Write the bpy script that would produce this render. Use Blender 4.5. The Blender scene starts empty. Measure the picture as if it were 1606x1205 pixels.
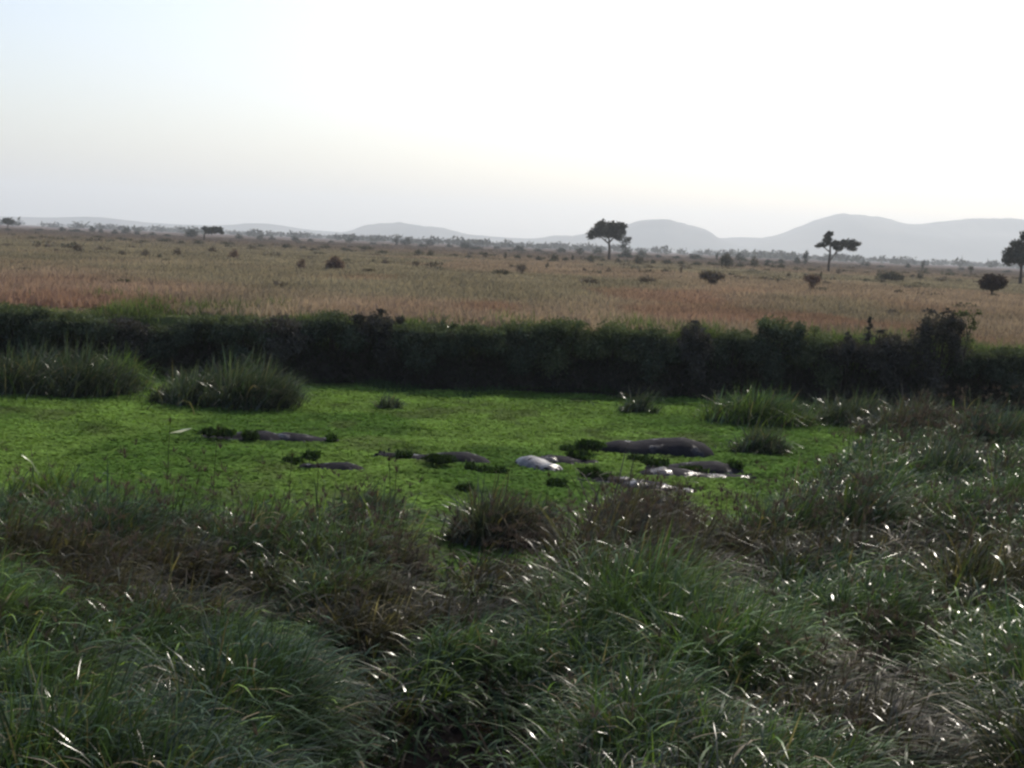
import bpy, math
import numpy as np
from mathutils import Matrix, Vector

S = bpy.context.scene
COL = S.collection
R = math.radians

# ------------------------------------------------------------------ camera
F = 2206.0                      # focal length in photo pixels (1606 wide)
CX, CY = 803.0, 602.5
PITCH, ROLL = R(5.65), R(2.43)
CAMZ = 5.0
SUN_AZ, SUN_EL = R(24), R(41)   # azimuth clockwise from +Y (view axis)

cam_d = bpy.data.cameras.new('camera')
cam = bpy.data.objects.new('camera', cam_d)
COL.objects.link(cam)
cam.location = (0, 0, CAMZ)
M = Matrix.Rotation(R(90) - PITCH, 4, 'X') @ Matrix.Rotation(ROLL, 4, 'Z')
cam.matrix_world = Matrix.Translation((0, 0, CAMZ)) @ M
cam_d.sensor_fit = 'HORIZONTAL'
cam_d.angle = 2 * math.atan(CX / F)
cam_d.clip_start = 0.1
cam_d.clip_end = 60000
S.camera = cam
M3 = np.array(M.to_3x3())

# ------------------------------------------------------------------ world, sun, exposure
w = bpy.data.worlds.new('World'); S.world = w; w.use_nodes = True
nt = w.node_tree; nt.nodes.clear()
sky = nt.nodes.new('ShaderNodeTexSky'); sky.sky_type = 'NISHITA'
sky.sun_disc = False
sky.sun_elevation = SUN_EL; sky.sun_rotation = SUN_AZ
sky.altitude = 500; sky.air_density = 1.0; sky.dust_density = 4.0; sky.ozone_density = 1.6
bg = nt.nodes.new('ShaderNodeBackground'); bg.inputs[1].default_value = 0.104
wo = nt.nodes.new('ShaderNodeOutputWorld')
nt.links.new(sky.outputs[0], bg.inputs[0]); nt.links.new(bg.outputs[0], wo.inputs[0])
sd = bpy.data.lights.new('sun', 'SUN'); sd.energy = 2.2; sd.angle = R(0.6); sd.color = (1.0, 0.93, 0.82)
sun = bpy.data.objects.new('sun', sd); COL.objects.link(sun)
sv = Vector((math.sin(SUN_AZ) * math.cos(SUN_EL), math.cos(SUN_AZ) * math.cos(SUN_EL), math.sin(SUN_EL)))
sun.rotation_euler = sv.to_track_quat('Z', 'Y').to_euler()
S.view_settings.view_transform = 'Standard'; S.view_settings.look = 'None'
S.view_settings.gamma = 1.0; S.view_settings.exposure = 0.62
S.render.engine = 'CYCLES'
S.cycles.max_bounces = 6; S.cycles.diffuse_bounces = 2; S.cycles.glossy_bounces = 2
S.cycles.transmission_bounces = 2; S.cycles.volume_bounces = 2; S.cycles.transparent_max_bounces = 4
S.cycles.sample_clamp_indirect = 3.0
S.cycles.filter_width = 2.5

# ------------------------------------------------------------------ helpers
def ray(px, py):
    d = M3 @ np.array([(px - CX) / F, (CY - py) / F, -1.0])
    return d
def at(px, py, z=0.0):
    """point where the sight line of photo pixel meets the level z"""
    d = ray(px, py); t = (z - CAMZ) / d[2]
    return float(d[0] * t), float(d[1] * t)
def ppm(y): return F / y        # photo pixels per metre at distance y
def hor(px): return 384 + 0.0424 * (px - CX)

def vnoise(x, y, seed=0):
    x = np.asarray(x, float); y = np.asarray(y, float)
    xi = np.floor(x).astype(np.int64); yi = np.floor(y).astype(np.int64)
    fx = x - xi; fy = y - yi
    fx = fx * fx * (3 - 2 * fx); fy = fy * fy * (3 - 2 * fy)
    def h(a, b):
        n = (a * 374761393 + b * 668265263 + seed * 974634777) & 0x7fffffff
        n = ((n ^ (n >> 13)) * 1274126177) & 0x7fffffff
        n = (n ^ (n >> 16)) & 0xffff
        return n / 65535.0
    return (h(xi, yi) * (1 - fx) + h(xi + 1, yi) * fx) * (1 - fy) + (h(xi, yi + 1) * (1 - fx) + h(xi + 1, yi + 1) * fx) * fy
def fbm(x, y, seed=0, octv=3):
    s = 0; a = 0.5; t = 0
    for k in range(octv):
        s = s + a * vnoise(np.asarray(x) * 2 ** k + 17.3 * k, np.asarray(y) * 2 ** k - 9.1 * k, seed + k); t += a; a *= 0.55
    return s / t
def sstep(a, b, x):
    t = np.clip((x - a) / (b - a), 0, 1); return t * t * (3 - 2 * t)

def make_mesh(name, V, F4=None, F3=None, col=None, smooth=True):
    me = bpy.data.meshes.new(name)
    V = np.asarray(V, np.float32)
    n4 = 0 if F4 is None else len(F4); n3 = 0 if F3 is None else len(F3)
    me.vertices.add(len(V)); me.vertices.foreach_set('co', V.ravel())
    loops = []
    if n4: loops.append(np.asarray(F4, np.int32).ravel())
    if n3: loops.append(np.asarray(F3, np.int32).ravel())
    loops = np.concatenate(loops)
    me.loops.add(len(loops)); me.loops.foreach_set('vertex_index', loops)
    st = np.concatenate([np.arange(n4) * 4, n4 * 4 + np.arange(n3) * 3]).astype(np.int32)
    me.polygons.add(n4 + n3); me.polygons.foreach_set('loop_start', st)
    me.polygons.foreach_set('use_smooth', np.full(n4 + n3, smooth))
    if col is not None:
        a = me.color_attributes.new('Col', 'FLOAT_COLOR', 'POINT')
        c = np.ones((len(V), 4), np.float32); c[:, :3] = col
        a.data.foreach_set('color', c.ravel())
    me.update(calc_edges=True)
    return me
def link(name, me, mat, parent=None, loc=None, label=None, cat=None, group=None, kind=None):
    o = bpy.data.objects.new(name, me); COL.objects.link(o)
    if mat is not None and len(me.materials) == 0: me.materials.append(mat)
    if parent is not None: o.parent = parent
    if loc is not None: o.location = loc
    return tag(o, label, cat, group, kind)
def tag(o, label=None, cat=None, group=None, kind=None):
    if label: o['label'] = label
    if cat: o['category'] = cat
    if group: o['group'] = group
    if kind: o['kind'] = kind
    return o
def empty(name, loc, label, cat, group=None, rz=0):
    o = bpy.data.objects.new(name, None); COL.objects.link(o)
    o.location = loc; o.rotation_euler = (0, 0, rz); o.empty_display_size = 0.2
    return tag(o, label, cat, group)

class MB:
    def __init__(s): s.V = []; s.Q = []; s.T = []; s.C = []; s.n = 0
    def add(s, V, Q=None, T=None, C=None):
        V = np.asarray(V, float)
        if Q is not None and len(Q): s.Q.append(np.asarray(Q) + s.n)
        if T is not None and len(T): s.T.append(np.asarray(T) + s.n)
        s.V.append(V); s.n += len(V)
        if C is not None: s.C.append(np.broadcast_to(np.asarray(C, float), (len(V), 3)))
    def mesh(s, name, smooth=True):
        return make_mesh(name, np.concatenate(s.V), np.concatenate(s.Q) if s.Q else None,
                         np.concatenate(s.T) if s.T else None, np.concatenate(s.C) if s.C else None, smooth)

def tube(mb, pts, rad, n=7, C=None):
    pts = np.asarray(pts, float); rad = np.asarray(rad, float); m = len(pts)
    V = []
    for i in range(m):
        t = pts[min(i + 1, m - 1)] - pts[max(i - 1, 0)]; t = t / (np.linalg.norm(t) + 1e-9)
        a = np.cross(t, [0.3, 1, 0.1]); a /= np.linalg.norm(a); b = np.cross(t, a)
        for k in range(n):
            an = 2 * math.pi * k / n
            V.append(pts[i] + rad[i] * (a * math.cos(an) + b * math.sin(an)))
    Q = [[i * n + k, i * n + (k + 1) % n, (i + 1) * n + (k + 1) % n, (i + 1) * n + k] for i in range(m - 1) for k in range(n)]
    mb.add(V, Q, C=C)

# ------------------------------------------------------------------ materials
def node_mat(name):
    m = bpy.data.materials.new(name); m.use_nodes = True; m.node_tree.nodes.clear()
    return m, m.node_tree.nodes, m.node_tree.links
def leaf_mat(name, rough=0.4, trans=0.25, spec=0.5, nscale=3.0, namp=0.35, tint=(1.25, 1.35, 0.6), base=None):
    """Principled leaf with colour from the 'Col' attribute (or base), plus light let through the blade."""
    m, N, L = node_mat(name)
    out = N.new('ShaderNodeOutputMaterial'); p = N.new('ShaderNodeBsdfDiffuse'); mix = N.new('ShaderNodeMixShader'); gm = N.new('ShaderNodeMixShader')
    gl = N.new('ShaderNodeBsdfGlossy'); gl.inputs['Roughness'].default_value = rough; gm.inputs[0].default_value = spec * 0.10
    tr = N.new('ShaderNodeBsdfTranslucent')
    if base is None:
        c = N.new('ShaderNodeAttribute'); c.attribute_name = 'Col'; co = c.outputs['Color']
    else:
        c = N.new('ShaderNodeRGB'); c.outputs[0].default_value = (*base, 1); co = c.outputs[0]
    g = N.new('ShaderNodeNewGeometry'); nz = N.new('ShaderNodeTexNoise'); nz.inputs['Scale'].default_value = nscale
    L.new(g.outputs['Position'], nz.inputs['Vector'])
    mr = N.new('ShaderNodeMapRange'); mr.inputs[1].default_value = 0.3; mr.inputs[2].default_value = 0.7
    mr.inputs[3].default_value = 1 - namp; mr.inputs[4].default_value = 1 + namp
    L.new(nz.outputs['Fac'], mr.inputs[0])
    vm = N.new('ShaderNodeVectorMath'); vm.operation = 'SCALE'; L.new(co, vm.inputs[0]); L.new(mr.outputs[0], vm.inputs['Scale'])
    L.new(vm.outputs[0], p.inputs['Color'])
    t2 = N.new('ShaderNodeVectorMath'); t2.operation = 'MULTIPLY'; t2.inputs[1].default_value = tint
    L.new(vm.outputs[0], t2.inputs[0]); L.new(t2.outputs[0], tr.inputs['Color'])
    mix.inputs[0].default_value = trans
    L.new(p.outputs[0], mix.inputs[1]); L.new(tr.outputs[0], mix.inputs[2])
    L.new(mix.outputs[0], gm.inputs[1]); L.new(gl.outputs[0], gm.inputs[2]); L.new(gm.outputs[0], out.inputs[0])
    return m
def noise_mat(name, c1, c2, scale, rough=0.8, bump=0.3, bscale=None, detail=6, spec=0.3):
    m, N, L = node_mat(name)
    out = N.new('ShaderNodeOutputMaterial'); p = N.new('ShaderNodeBsdfPrincipled')
    g = N.new('ShaderNodeNewGeometry')
    nz = N.new('ShaderNodeTexNoise'); nz.inputs['Scale'].default_value = scale; nz.inputs['Detail'].default_value = detail
    L.new(g.outputs['Position'], nz.inputs['Vector'])
    cr = N.new('ShaderNodeValToRGB'); cr.color_ramp.elements[0].position = 0.35; cr.color_ramp.elements[1].position = 0.65
    cr.color_ramp.elements[0].color = (*c1, 1); cr.color_ramp.elements[1].color = (*c2, 1)
    L.new(nz.outputs['Fac'], cr.inputs[0]); L.new(cr.outputs[0], p.inputs['Base Color'])
    n2 = N.new('ShaderNodeTexNoise'); n2.inputs['Scale'].default_value = bscale or scale * 4; n2.inputs['Detail'].default_value = 5
    L.new(g.outputs['Position'], n2.inputs['Vector'])
    b = N.new('ShaderNodeBump'); b.inputs['Strength'].default_value = bump; b.inputs['Distance'].default_value = 0.05
    L.new(n2.outputs['Fac'], b.inputs['Height']); L.new(b.outputs[0], p.inputs['Normal'])
    p.inputs['Roughness'].default_value = rough; p.inputs['Specular IOR Level'].default_value = spec
    L.new(p.outputs[0], out.inputs[0])
    return m

def ground_mat():
    m, N, L = node_mat('ground_soil_and_grass')
    out = N.new('ShaderNodeOutputMaterial'); p = N.new('ShaderNodeBsdfPrincipled')
    c = N.new('ShaderNodeAttribute'); c.attribute_name = 'Col'
    g = N.new('ShaderNodeNewGeometry')
    def nz(scale, det, lo, hi):
        mp = N.new('ShaderNodeMapping'); mp.inputs['Scale'].default_value = (scale, scale * 1.0, scale)
        L.new(g.outputs['Position'], mp.inputs[0])
        n = N.new('ShaderNodeTexNoise'); n.inputs['Scale'].default_value = 1; n.inputs['Detail'].default_value = det
        L.new(mp.outputs[0], n.inputs['Vector'])
        r = N.new('ShaderNodeMapRange'); r.inputs[1].default_value = 0.3; r.inputs[2].default_value = 0.7
        r.inputs[3].default_value = lo; r.inputs[4].default_value = hi; L.new(n.outputs['Fac'], r.inputs[0]); return r.outputs[0]
    a = nz(0.12, 4, 0.78, 1.22); b = nz(1.7, 6, 0.7, 1.3)
    mu = N.new('ShaderNodeMath'); mu.operation = 'MULTIPLY'; L.new(a, mu.inputs[0]); L.new(b, mu.inputs[1])
    vm = N.new('ShaderNodeVectorMath'); vm.operation = 'SCALE'; L.new(c.outputs['Color'], vm.inputs[0]); L.new(mu.outputs[0], vm.inputs['Scale'])
    L.new(vm.outputs[0], p.inputs['Base Color'])
    n2 = N.new('ShaderNodeTexNoise'); n2.inputs['Scale'].default_value = 5; n2.inputs['Detail'].default_value = 6
    L.new(g.outputs['Position'], n2.inputs['Vector'])
    bp = N.new('ShaderNodeBump'); bp.inputs['Strength'].default_value = 0.7; bp.inputs['Distance'].default_value = 0.12
    L.new(n2.outputs['Fac'], bp.inputs['Height']); L.new(bp.outputs[0], p.inputs['Normal'])
    p.inputs['Roughness'].default_value = 1.0; p.inputs['Specular IOR Level'].default_value = 0.0
    L.new(p.outputs[0], out.inputs[0]); return m

MAT_GROUND = ground_mat()
MAT_REED = leaf_mat('reed_blade', rough=0.22, trans=0.32, spec=0.52, nscale=1.3, namp=0.3)
MAT_DRY = leaf_mat('dry_grass_blade', rough=0.7, trans=0.35, spec=0.05, nscale=0.15, namp=0.12, tint=(1.0, 1.0, 0.8))
MAT_WEED = leaf_mat('floating_weed_leaf', rough=0.75, trans=0.30, spec=0.08, nscale=0.7, namp=0.3)
MAT_BUSH = leaf_mat('bush_leaf', rough=0.7, trans=0.15, spec=0.12, nscale=1.0, namp=0.3)
MAT_BARK = noise_mat('grey_brown_bark', (0.035, 0.028, 0.024), (0.08, 0.065, 0.055), 3.0, rough=0.9)
MAT_TWIG = noise_mat('dark_twig', (0.03, 0.022, 0.02), (0.06, 0.045, 0.04), 5.0, rough=0.9)
MAT_HILL = noise_mat('dry_wooded_hillside', (0.02, 0.025, 0.018), (0.09, 0.08, 0.06), 0.004, rough=0.95, bump=0.0)

# ------------------------------------------------------------------ the lie of the land
_sh = [(-200, 900), (0, 832), (110, 826), (250, 832), (400, 850), (520, 850), (600, 845), (650, 905), (700, 915), (760, 915), (850, 935),
       (900, 888), (960, 862), (1050, 868), (1120, 868), (1200, 850), (1250, 800), (1300, 755), (1345, 715), (1400, 695), (1500, 680), (1606, 672), (1800, 664)]
SHX = []; SHY = []
for px, py in _sh:
    x, y = at(px, py, 0.0); SHX.append(x); SHY.append(y)
_o = np.argsort(SHX); SHX = np.array(SHX)[_o]; SHY = np.array(SHY)[_o]
def shore_near(x):
    return np.interp(x, SHX, SHY) + (fbm(np.asarray(x) * 0.7, 3.1, 5) - 0.5) * 1.1
def shore_far(x):
    x = np.asarray(x, float)
    return 48.0 + (fbm(x * 0.22, 0.7, 11) - 0.5) * 2.2 + 0.4 * np.sin(x * 0.9) + (fbm(x * 1.3, 4.7, 13, 3) - 0.5) * 1.1
PLAIN = 2.2
HOL = [(-0.65, 12.2, 1.15, 1.3), (-1.2, 11.6, 0.7, 0.8), at(735, 1100, 0.2) + (1.35, 1.2), at(630, 1180, 0.2) + (1.2, 0.8), at(285, 1060, 0.4) + (0.5, 0.9), at(330, 900, 0.4) + (0.8, 0.6), at(560, 985, 0.4) + (0.5, 0.5),
       at(1465, 850, 0.3) + (0.9, 0.8), at(1380, 1010, 0.3) + (0.7, 0.5), at(1120, 930, 0.3) + (0.5, 0.5), at(700, 860, 0.3) + (0.5, 0.6), at(1420, 1120, 0.3) + (0.5, 0.6)]
def hollow(x, y):
    h = np.ones_like(np.asarray(x, float))
    for hx, hy, rx, ry in HOL: hy = hy - 1.2; ry = ry + 0.7; h = h * (1 - 0.95 * np.exp(-(((x - hx) / rx) ** 2 + ((y - hy) / ry) ** 2) * 1.2))
    return h
def ground_z(x, y):
    x = np.asarray(x, float); y = np.asarray(y, float)
    sn = shore_near(x); sf = shore_far(x)
    near = 0.03 + 0.035 * (sn - y) + 0.24 * np.clip(9.0 - y, 0, 12) + 0.10 * (fbm(x * 0.9, y * 0.9, 2) - 0.5)
    near = np.minimum(near, 3.4) - 0.38 * (1 - hollow(x, y))
    near = np.where(y < sn - 0.6, np.maximum(near, 0.05), near)
    edge_h = PLAIN - 0.35 * sstep(14, 17, x) * (1 - sstep(60, 90, y)) - 0.25 * (1 - sstep(0, 6, y - sf))
    bankf = np.clip((y - sf) / (0.9 + 0.6 * fbm(x * 0.8, y * 0.2, 9)), 0, 1)
    und = (fbm(x * 0.02, y * 0.02, 21) - 0.5) * 0.25 * sstep(52, 90, y)
    far = -0.5 + (edge_h + 0.5) * bankf ** 0.6 + und
    bed = -0.5
    z = np.where(y < sn, near, np.where(y > sf, far, bed + 0.53 * (1 - sstep(0, 0.8, y - sn))))
    ch = sstep(250, 330, np.abs(x))
    return z * (1 - ch) + PLAIN * ch * 1.0
def plain_col(x, y):
    """colour of the dry grass: straw-pink near the bank, olive stretches beyond"""
    x = np.asarray(x, float); y = np.asarray(y, float)
    n = fbm(x * 0.035 + 5, y * 0.018, 31, 3); n2 = fbm(x * 0.15, y * 0.06, 41, 3)
    pink = np.array([0.365, 0.262, 0.200]); tan = np.array([0.320, 0.242, 0.180]); olive = np.array([0.270, 0.228, 0.162]); haze_tone = np.array([0.165, 0.125, 0.108])
    ang = x / np.maximum(y, 1)
    ol = sstep(0.42, 0.62, n + 0.10 * sstep(60, 110, y) - 0.22 * sstep(95, 50, y) * 1.0 + 0.08 * np.clip(-ang / 0.3, -1, 1) * sstep(70, 110, y))
    ol = ol * (1 - sstep(260, 500, y))
    pk = sstep(110, 60, y) * sstep(0.30, 0.1, ang)
    c = tan[None] * (1 - pk)[:, None] + pink[None] * pk[:, None]
    c = c * (1 - ol)[:, None] + olive[None] * ol[:, None]
    f = sstep(180, 500, y)[:, None]; c = c * (1 - f) + haze_tone[None] * f  # far plain: haze grey put into the colour, darkened against the top light
    c = c * (0.70 + 0.48 * n2)[:, None]
    red = sstep(0.60, 0.75, fbm(x * 0.12 + 50, y * 0.05, 77, 2)) * sstep(130, 70, y)
    c = c * (1 - 0.5 * red[:, None]) + np.array([0.28, 0.15, 0.11])[None] * (0.5 * red)[:, None]
    return c

# ground: one sheet out to the horizon
gx = np.concatenate([-np.geomspace(6800, 26, 46), np.arange(-25, 25.01, 0.28), np.geomspace(26, 6800, 46)])
gy = np.concatenate([-np.geomspace(60, 3, 8), np.arange(0, 46, 0.45), np.arange(46, 53, 0.13), np.geomspace(53.3, 11500, 110)])
GX, GY = np.meshgrid(gx, gy)
fx_, fy_ = GX.ravel(), GY.ravel()
gz = ground_z(fx_, fy_)
gc = plain_col(fx_, fy_) * 0.72
soil = np.array([0.007, 0.006, 0.006]); green = np.array([0.06, 0.072, 0.030])
sfv = shore_far(fx_)
isb = ((fy_ < sfv + 1.3) & (np.abs(fx_) < 300)).astype(float)[:, None]
gc = gc * (1 - isb) + np.where((fy_ > 44)[:, None], np.array([0.078, 0.064, 0.060])[None], soil[None]) * isb
gr = ((1 - sstep(0.9, 4.0, fy_ - sfv)) * (fy_ > sfv + 0.6))[:, None] * (np.abs(fx_) < 300)[:, None]
gc = gc * (1 - gr) + green[None] * gr
nx = len(gx); ny = len(gy)
ii = (np.arange(ny - 1)[:, None] * nx + np.arange(nx - 1)[None]).ravel()
link('ground', make_mesh('ground', np.stack([fx_, fy_, gz], 1), np.stack([ii, ii + 1, ii + 1 + nx, ii + nx], 1), col=gc), MAT_GROUND, kind='structure')

# water
def water_mat():
    m, N, L = node_mat('murky_pool_water')
    out = N.new('ShaderNodeOutputMaterial'); p = N.new('ShaderNodeBsdfPrincipled')
    g = N.new('ShaderNodeNewGeometry'); n = N.new('ShaderNodeTexNoise'); n.inputs['Scale'].default_value = 2.2; n.inputs['Detail'].default_value = 6
    L.new(g.outputs['Position'], n.inputs['Vector'])
    cr = N.new('ShaderNodeValToRGB'); cr.color_ramp.elements[0].position = 0.30; cr.color_ramp.elements[1].position = 0.42
    cr.color_ramp.elements[0].color = (0.03, 0.05, 0.012, 1); cr.color_ramp.elements[1].color = (0.10, 0.18, 0.022, 1)
    L.new(n.outputs['Fac'], cr.inputs[0]); L.new(cr.outputs[0], p.inputs['Base Color'])
    r = N.new('ShaderNodeMapRange'); r.inputs[1].default_value = 0.30; r.inputs[2].default_value = 0.42; r.inputs[3].default_value = 0.6; r.inputs[4].default_value = 0.9
    L.new(n.outputs['Fac'], r.inputs[0]); L.new(r.outputs[0], p.inputs['Roughness'])
    p.inputs['Specular IOR Level'].default_value = 0.05
    n2 = N.new('ShaderNodeTexNoise'); n2.inputs['Scale'].default_value = 14; n2.inputs['Detail'].default_value = 4
    L.new(g.outputs['Position'], n2.inputs['Vector'])
    b = N.new('ShaderNodeBump'); b.inputs['Strength'].default_value = 0.6; b.inputs['Distance'].default_value = 0.03
    L.new(n2.outputs['Fac'], b.inputs['Height']); L.new(b.outputs[0], p.inputs['Normal'])
    L.new(p.outputs[0], out.inputs[0]); return m
wx, wy0, wy1 = 245, 8, 50.5
link('water', make_mesh('water', [(-wx, wy0, 0), (wx, wy0, 0), (wx, wy1, 0), (-wx, wy1, 0)], [[0, 1, 2, 3]]), water_mat(), kind='structure')

# hills: the ridge line read off the photo as (photo x, height in px over the horizon), built as solid ranges kilometres away
def hill_range(name, prof, dist, depth, seed, rough=1.0):
    pxs = np.array([p[0] for p in prof], float); hs = np.array([p[1] for p in prof], float)
    u = np.linspace(pxs[0], pxs[-1], 220)
    hh = np.interp(u, pxs, hs)
    k = np.hanning(13); k /= k.sum()
    hh = np.convolve(np.pad(hh, 6, mode='edge'), k, mode='valid')
    hh = hh + (fbm(u * 0.05, 1.0, seed, 4) - 0.5) * 6.0 * rough * np.clip(hh / 30, 0.2, 1)
    X = (u - CX) / F * dist; Hm = np.maximum(hh, 0) / F * dist
    v = np.linspace(-1, 1, 31)
    VX, VV = np.meshgrid(X, v); HM = np.broadcast_to(Hm, VX.shape)
    fall = np.clip(1 - VV ** 2, 0, 1) ** 1.3
    spur = 1 + 0.5 * (fbm(VX / 420.0, VV * 3, seed + 3, 4) - 0.5) * np.abs(VV) * 2
    Z = PLAIN - 4 + (HM + 4) * fall * spur
    Y = dist + VV * depth
    n = len(u); i = (np.arange(30)[:, None] * n + np.arange(n - 1)[None]).ravel()
    return link(name, make_mesh(name, np.stack([VX.ravel(), Y.ravel(), Z.ravel()], 1), np.stack([i, i + 1, i + 1 + n, i + n], 1)), MAT_HILL, kind='structure')
hill_range('far_hills', [(-500, 12), (-100, 11), (40, 12), (90, 13), (120, 15), (142, 22), (165, 15), (220, 11), (340, 10), (375, 16), (400, 20), (425, 18), (460, 11), (560, 8),
                         (800, 10), (900, 12), (1080, 22), (1150, 28), (1300, 30), (1700, 30), (2100, 20)], 6400, 400, 5, 0.6)
hill_range('middle_hills', [(400, 3), (500, 7), (540, 10), (560, 20), (590, 27), (620, 28), (640, 25), (660, 25), (690, 22), (725, 14), (800, 11), (840, 13), (865, 20), (885, 18),
                            (920, 26), (950, 32), (985, 44), (1010, 50), (1040, 50), (1065, 44), (1085, 40), (1110, 26), (1140, 16), (1180, 12), (1260, 10)], 6000, 400, 8)
hill_range('big_hills', [(1020, 0), (1080, 6), (1150, 20), (1190, 30), (1215, 36), (1240, 46), (1268, 60), (1300, 73), (1340, 71), (1370, 66), (1400, 61), (1430, 60), (1460, 64),
                         (1500, 72), (1550, 74), (1606, 72), (1680, 60), (1800, 64), (2000, 40), (2300, 10)], 6300, 750, 15)

# ------------------------------------------------------------------ blades
def blades(rng, root, length, width, lean_dir, lean, droop, col, seg=3, tipcol=None, flat=0.5, twist=0.0):
    """ribbons: root (n,3), lean_dir angle, lean = sideways share, droop = how far the tip bends over"""
    n = len(root); s = np.linspace(0, 1, seg + 1)
    dx, dy = np.cos(lean_dir), np.sin(lean_dir)
    a = rng.uniform(-1, 1, n) * flat + 0.0
    wd = lean_dir + math.pi / 2 + a          # ribbon's width direction
    wx_, wy_ = np.cos(wd), np.sin(wd)
    V = np.empty((n, 2 * seg + 1, 3), np.float32)
    tw = rng.uniform(-1, 1, n) * twist
    for k in range(seg + 1):
        wx_, wy_ = np.cos(wd + tw * (s[k] - 0.5)), np.sin(wd + tw * (s[k] - 0.5))
        hs = length * (lean * s[k] + droop * s[k] ** 2 * 0.8)
        vs = length * ((1 - 0.45 * lean) * s[k] - droop * s[k] ** 3 * 0.62)
        cx = root[:, 0] + dx * hs; cy = root[:, 1] + dy * hs; cz = root[:, 2] + vs
        wk = width * (0.75 + 0.9 * s[k] - 1.5 * s[k] ** 2) * 0.5
        if k < seg:
            V[:, 2 * k, 0] = cx - wx_ * wk; V[:, 2 * k, 1] = cy - wy_ * wk; V[:, 2 * k, 2] = cz
            V[:, 2 * k + 1, 0] = cx + wx_ * wk; V[:, 2 * k + 1, 1] = cy + wy_ * wk; V[:, 2 * k + 1, 2] = cz
        else:
            V[:, 2 * k, 0] = cx; V[:, 2 * k, 1] = cy; V[:, 2 * k, 2] = cz
    m = 2 * seg + 1; b = (np.arange(n) * m)[:, None]
    Q = np.concatenate([b + np.array([2 * k, 2 * k + 1, 2 * k + 3, 2 * k + 2]) for k in range(seg - 1)]) if seg > 1 else None
    T = b + np.array([2 * seg - 2, 2 * seg - 1, 2 * seg])
    C = np.repeat(col[:, None, :], m, 1)
    if tipcol is not None:
        C[:, -1, :] = tipcol; C[:, -3:-1, :] = 0.5 * C[:, -3:-1, :] + 0.5 * tipcol[:, None, :]
    return V.reshape(-1, 3), Q, T, C.reshape(-1, 3)

G_DARK = np.array([0.035, 0.062, 0.030]); G_MID = np.array([0.060, 0.100, 0.036]); G_YEL = np.array([0.115, 0.170, 0.042]); BROWN = np.array([0.058, 0.042, 0.032]); STRAW = np.array([0.16, 0.13, 0.08])
BRN = [at(px_, py_, 0.9) + r_ for px_, py_, r_ in [(230, 900, (1.1, 1.4)), (320, 850, (1.0, 1.2)), (70, 840, (0.8, 1.0)), (600, 900, (0.8, 1.2)), (1000, 800, (1.6, 1.2)), (940, 850, (1.0, 1.2)), (1150, 820, (0.9, 1.0)),
       (1380, 990, (0.9, 1.1)), (1460, 1130, (0.8, 0.6)), (1560, 880, (1.0, 1.6)), (830, 1190, (0.6, 0.5)), (1240, 1080, (0.5, 0.5)), (550, 1000, (0.5, 0.6)), (1450, 690, (1.2, 1.5))]]
def brownness(x, y):
    b = 0.55 * fbm(x * 0.6 + 3, y * 0.45, 61, 3) - 0.28
    for hx, hy, rx, ry in BRN: b = b + 0.5 * np.exp(-((x - hx) / rx) ** 2 - ((y - hy) / ry) ** 2)
    return 0.5 + b
def reed_colour(rng, x, y, n_brown=None):
    nb = brownness(x, y); ng = fbm(x * 0.55, y * 0.45 + 9, 71, 3)
    if n_brown is not None: nb = nb + 0.12 * n_brown; ng = ng - 0.25 * np.roll(n_brown, 1) * 0 + 0.25 * np.sin(n_brown * 40)
    b = sstep(0.56, 0.66, nb)[:, None] * 0.8
    g = sstep(0.42, 0.66, ng)[:, None]
    c = G_DARK * (1 - g) + G_MID * g
    r = rng.random(len(x))
    c = np.where((r < 0.10)[:, None], G_YEL, c)
    c = c * (1 - b) + BROWN * b
    c = np.where((r > 0.955)[:, None], STRAW, c)
    return c * rng.uniform(0.6, 1.45, (len(x), 1))
WIND = -0.15                                  # lean towards +x, a little towards the viewer

def clump_roots(rng, cx, cy, per, rad):
    n = len(cx); k = np.repeat(np.arange(n), per)
    a = rng.uniform(0, 2 * math.pi, len(k)); r = np.sqrt(rng.random(len(k))) * rad[k]
    return k, cx[k] + np.cos(a) * r, cy[k] + np.sin(a) * r, a, r / rad[k]

# ---- foreground reed bed (too many blades to count)
rng = np.random.default_rng(3)
def in_bed(x, y): return y < shore_near(x) + 0.15
def sample_bed(n, y0, y1, side=2.5):
    out = []
    need = n
    while need > 0:
        y = rng.uniform(y0, y1, need * 4); x = rng.uniform(-1, 1, need * 4) * (0.40 * y1 + side)
        ok = (np.abs(x) < 0.40 * y + side) & in_bed(x, y)
        x = x[ok][:need]; y = y[ok][:need]; out.append((x, y)); need -= len(x)
    return np.concatenate([o[0] for o in out]), np.concatenate([o[1] for o in out])
tx_, ty_ = np.meshgrid(np.arange(-22, 22, 1.35), np.arange(8, 46, 1.75))
TX = (tx_ + np.where((np.arange(tx_.shape[0]) % 2)[:, None] == 1, 0.68, 0)).ravel() + rng.normal(0, 0.32, tx_.size); TY = ty_.ravel() + rng.normal(0, 0.4, tx_.size)
TH = rng.uniform(0.76, 1.42, tx_.size); TR = rng.uniform(0.75, 1.35, tx_.size); TC = rng.uniform(-0.5, 0.5, tx_.size)
def tussock(x, y):
    d = ((x[:, None] - TX[None]) / (0.85 * TR[None])) ** 2 + ((y[:, None] - TY[None]) / (1.1 * TR[None])) ** 2
    j = d.argmin(1); return j, np.sqrt(d[np.arange(len(x)), j])
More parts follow.
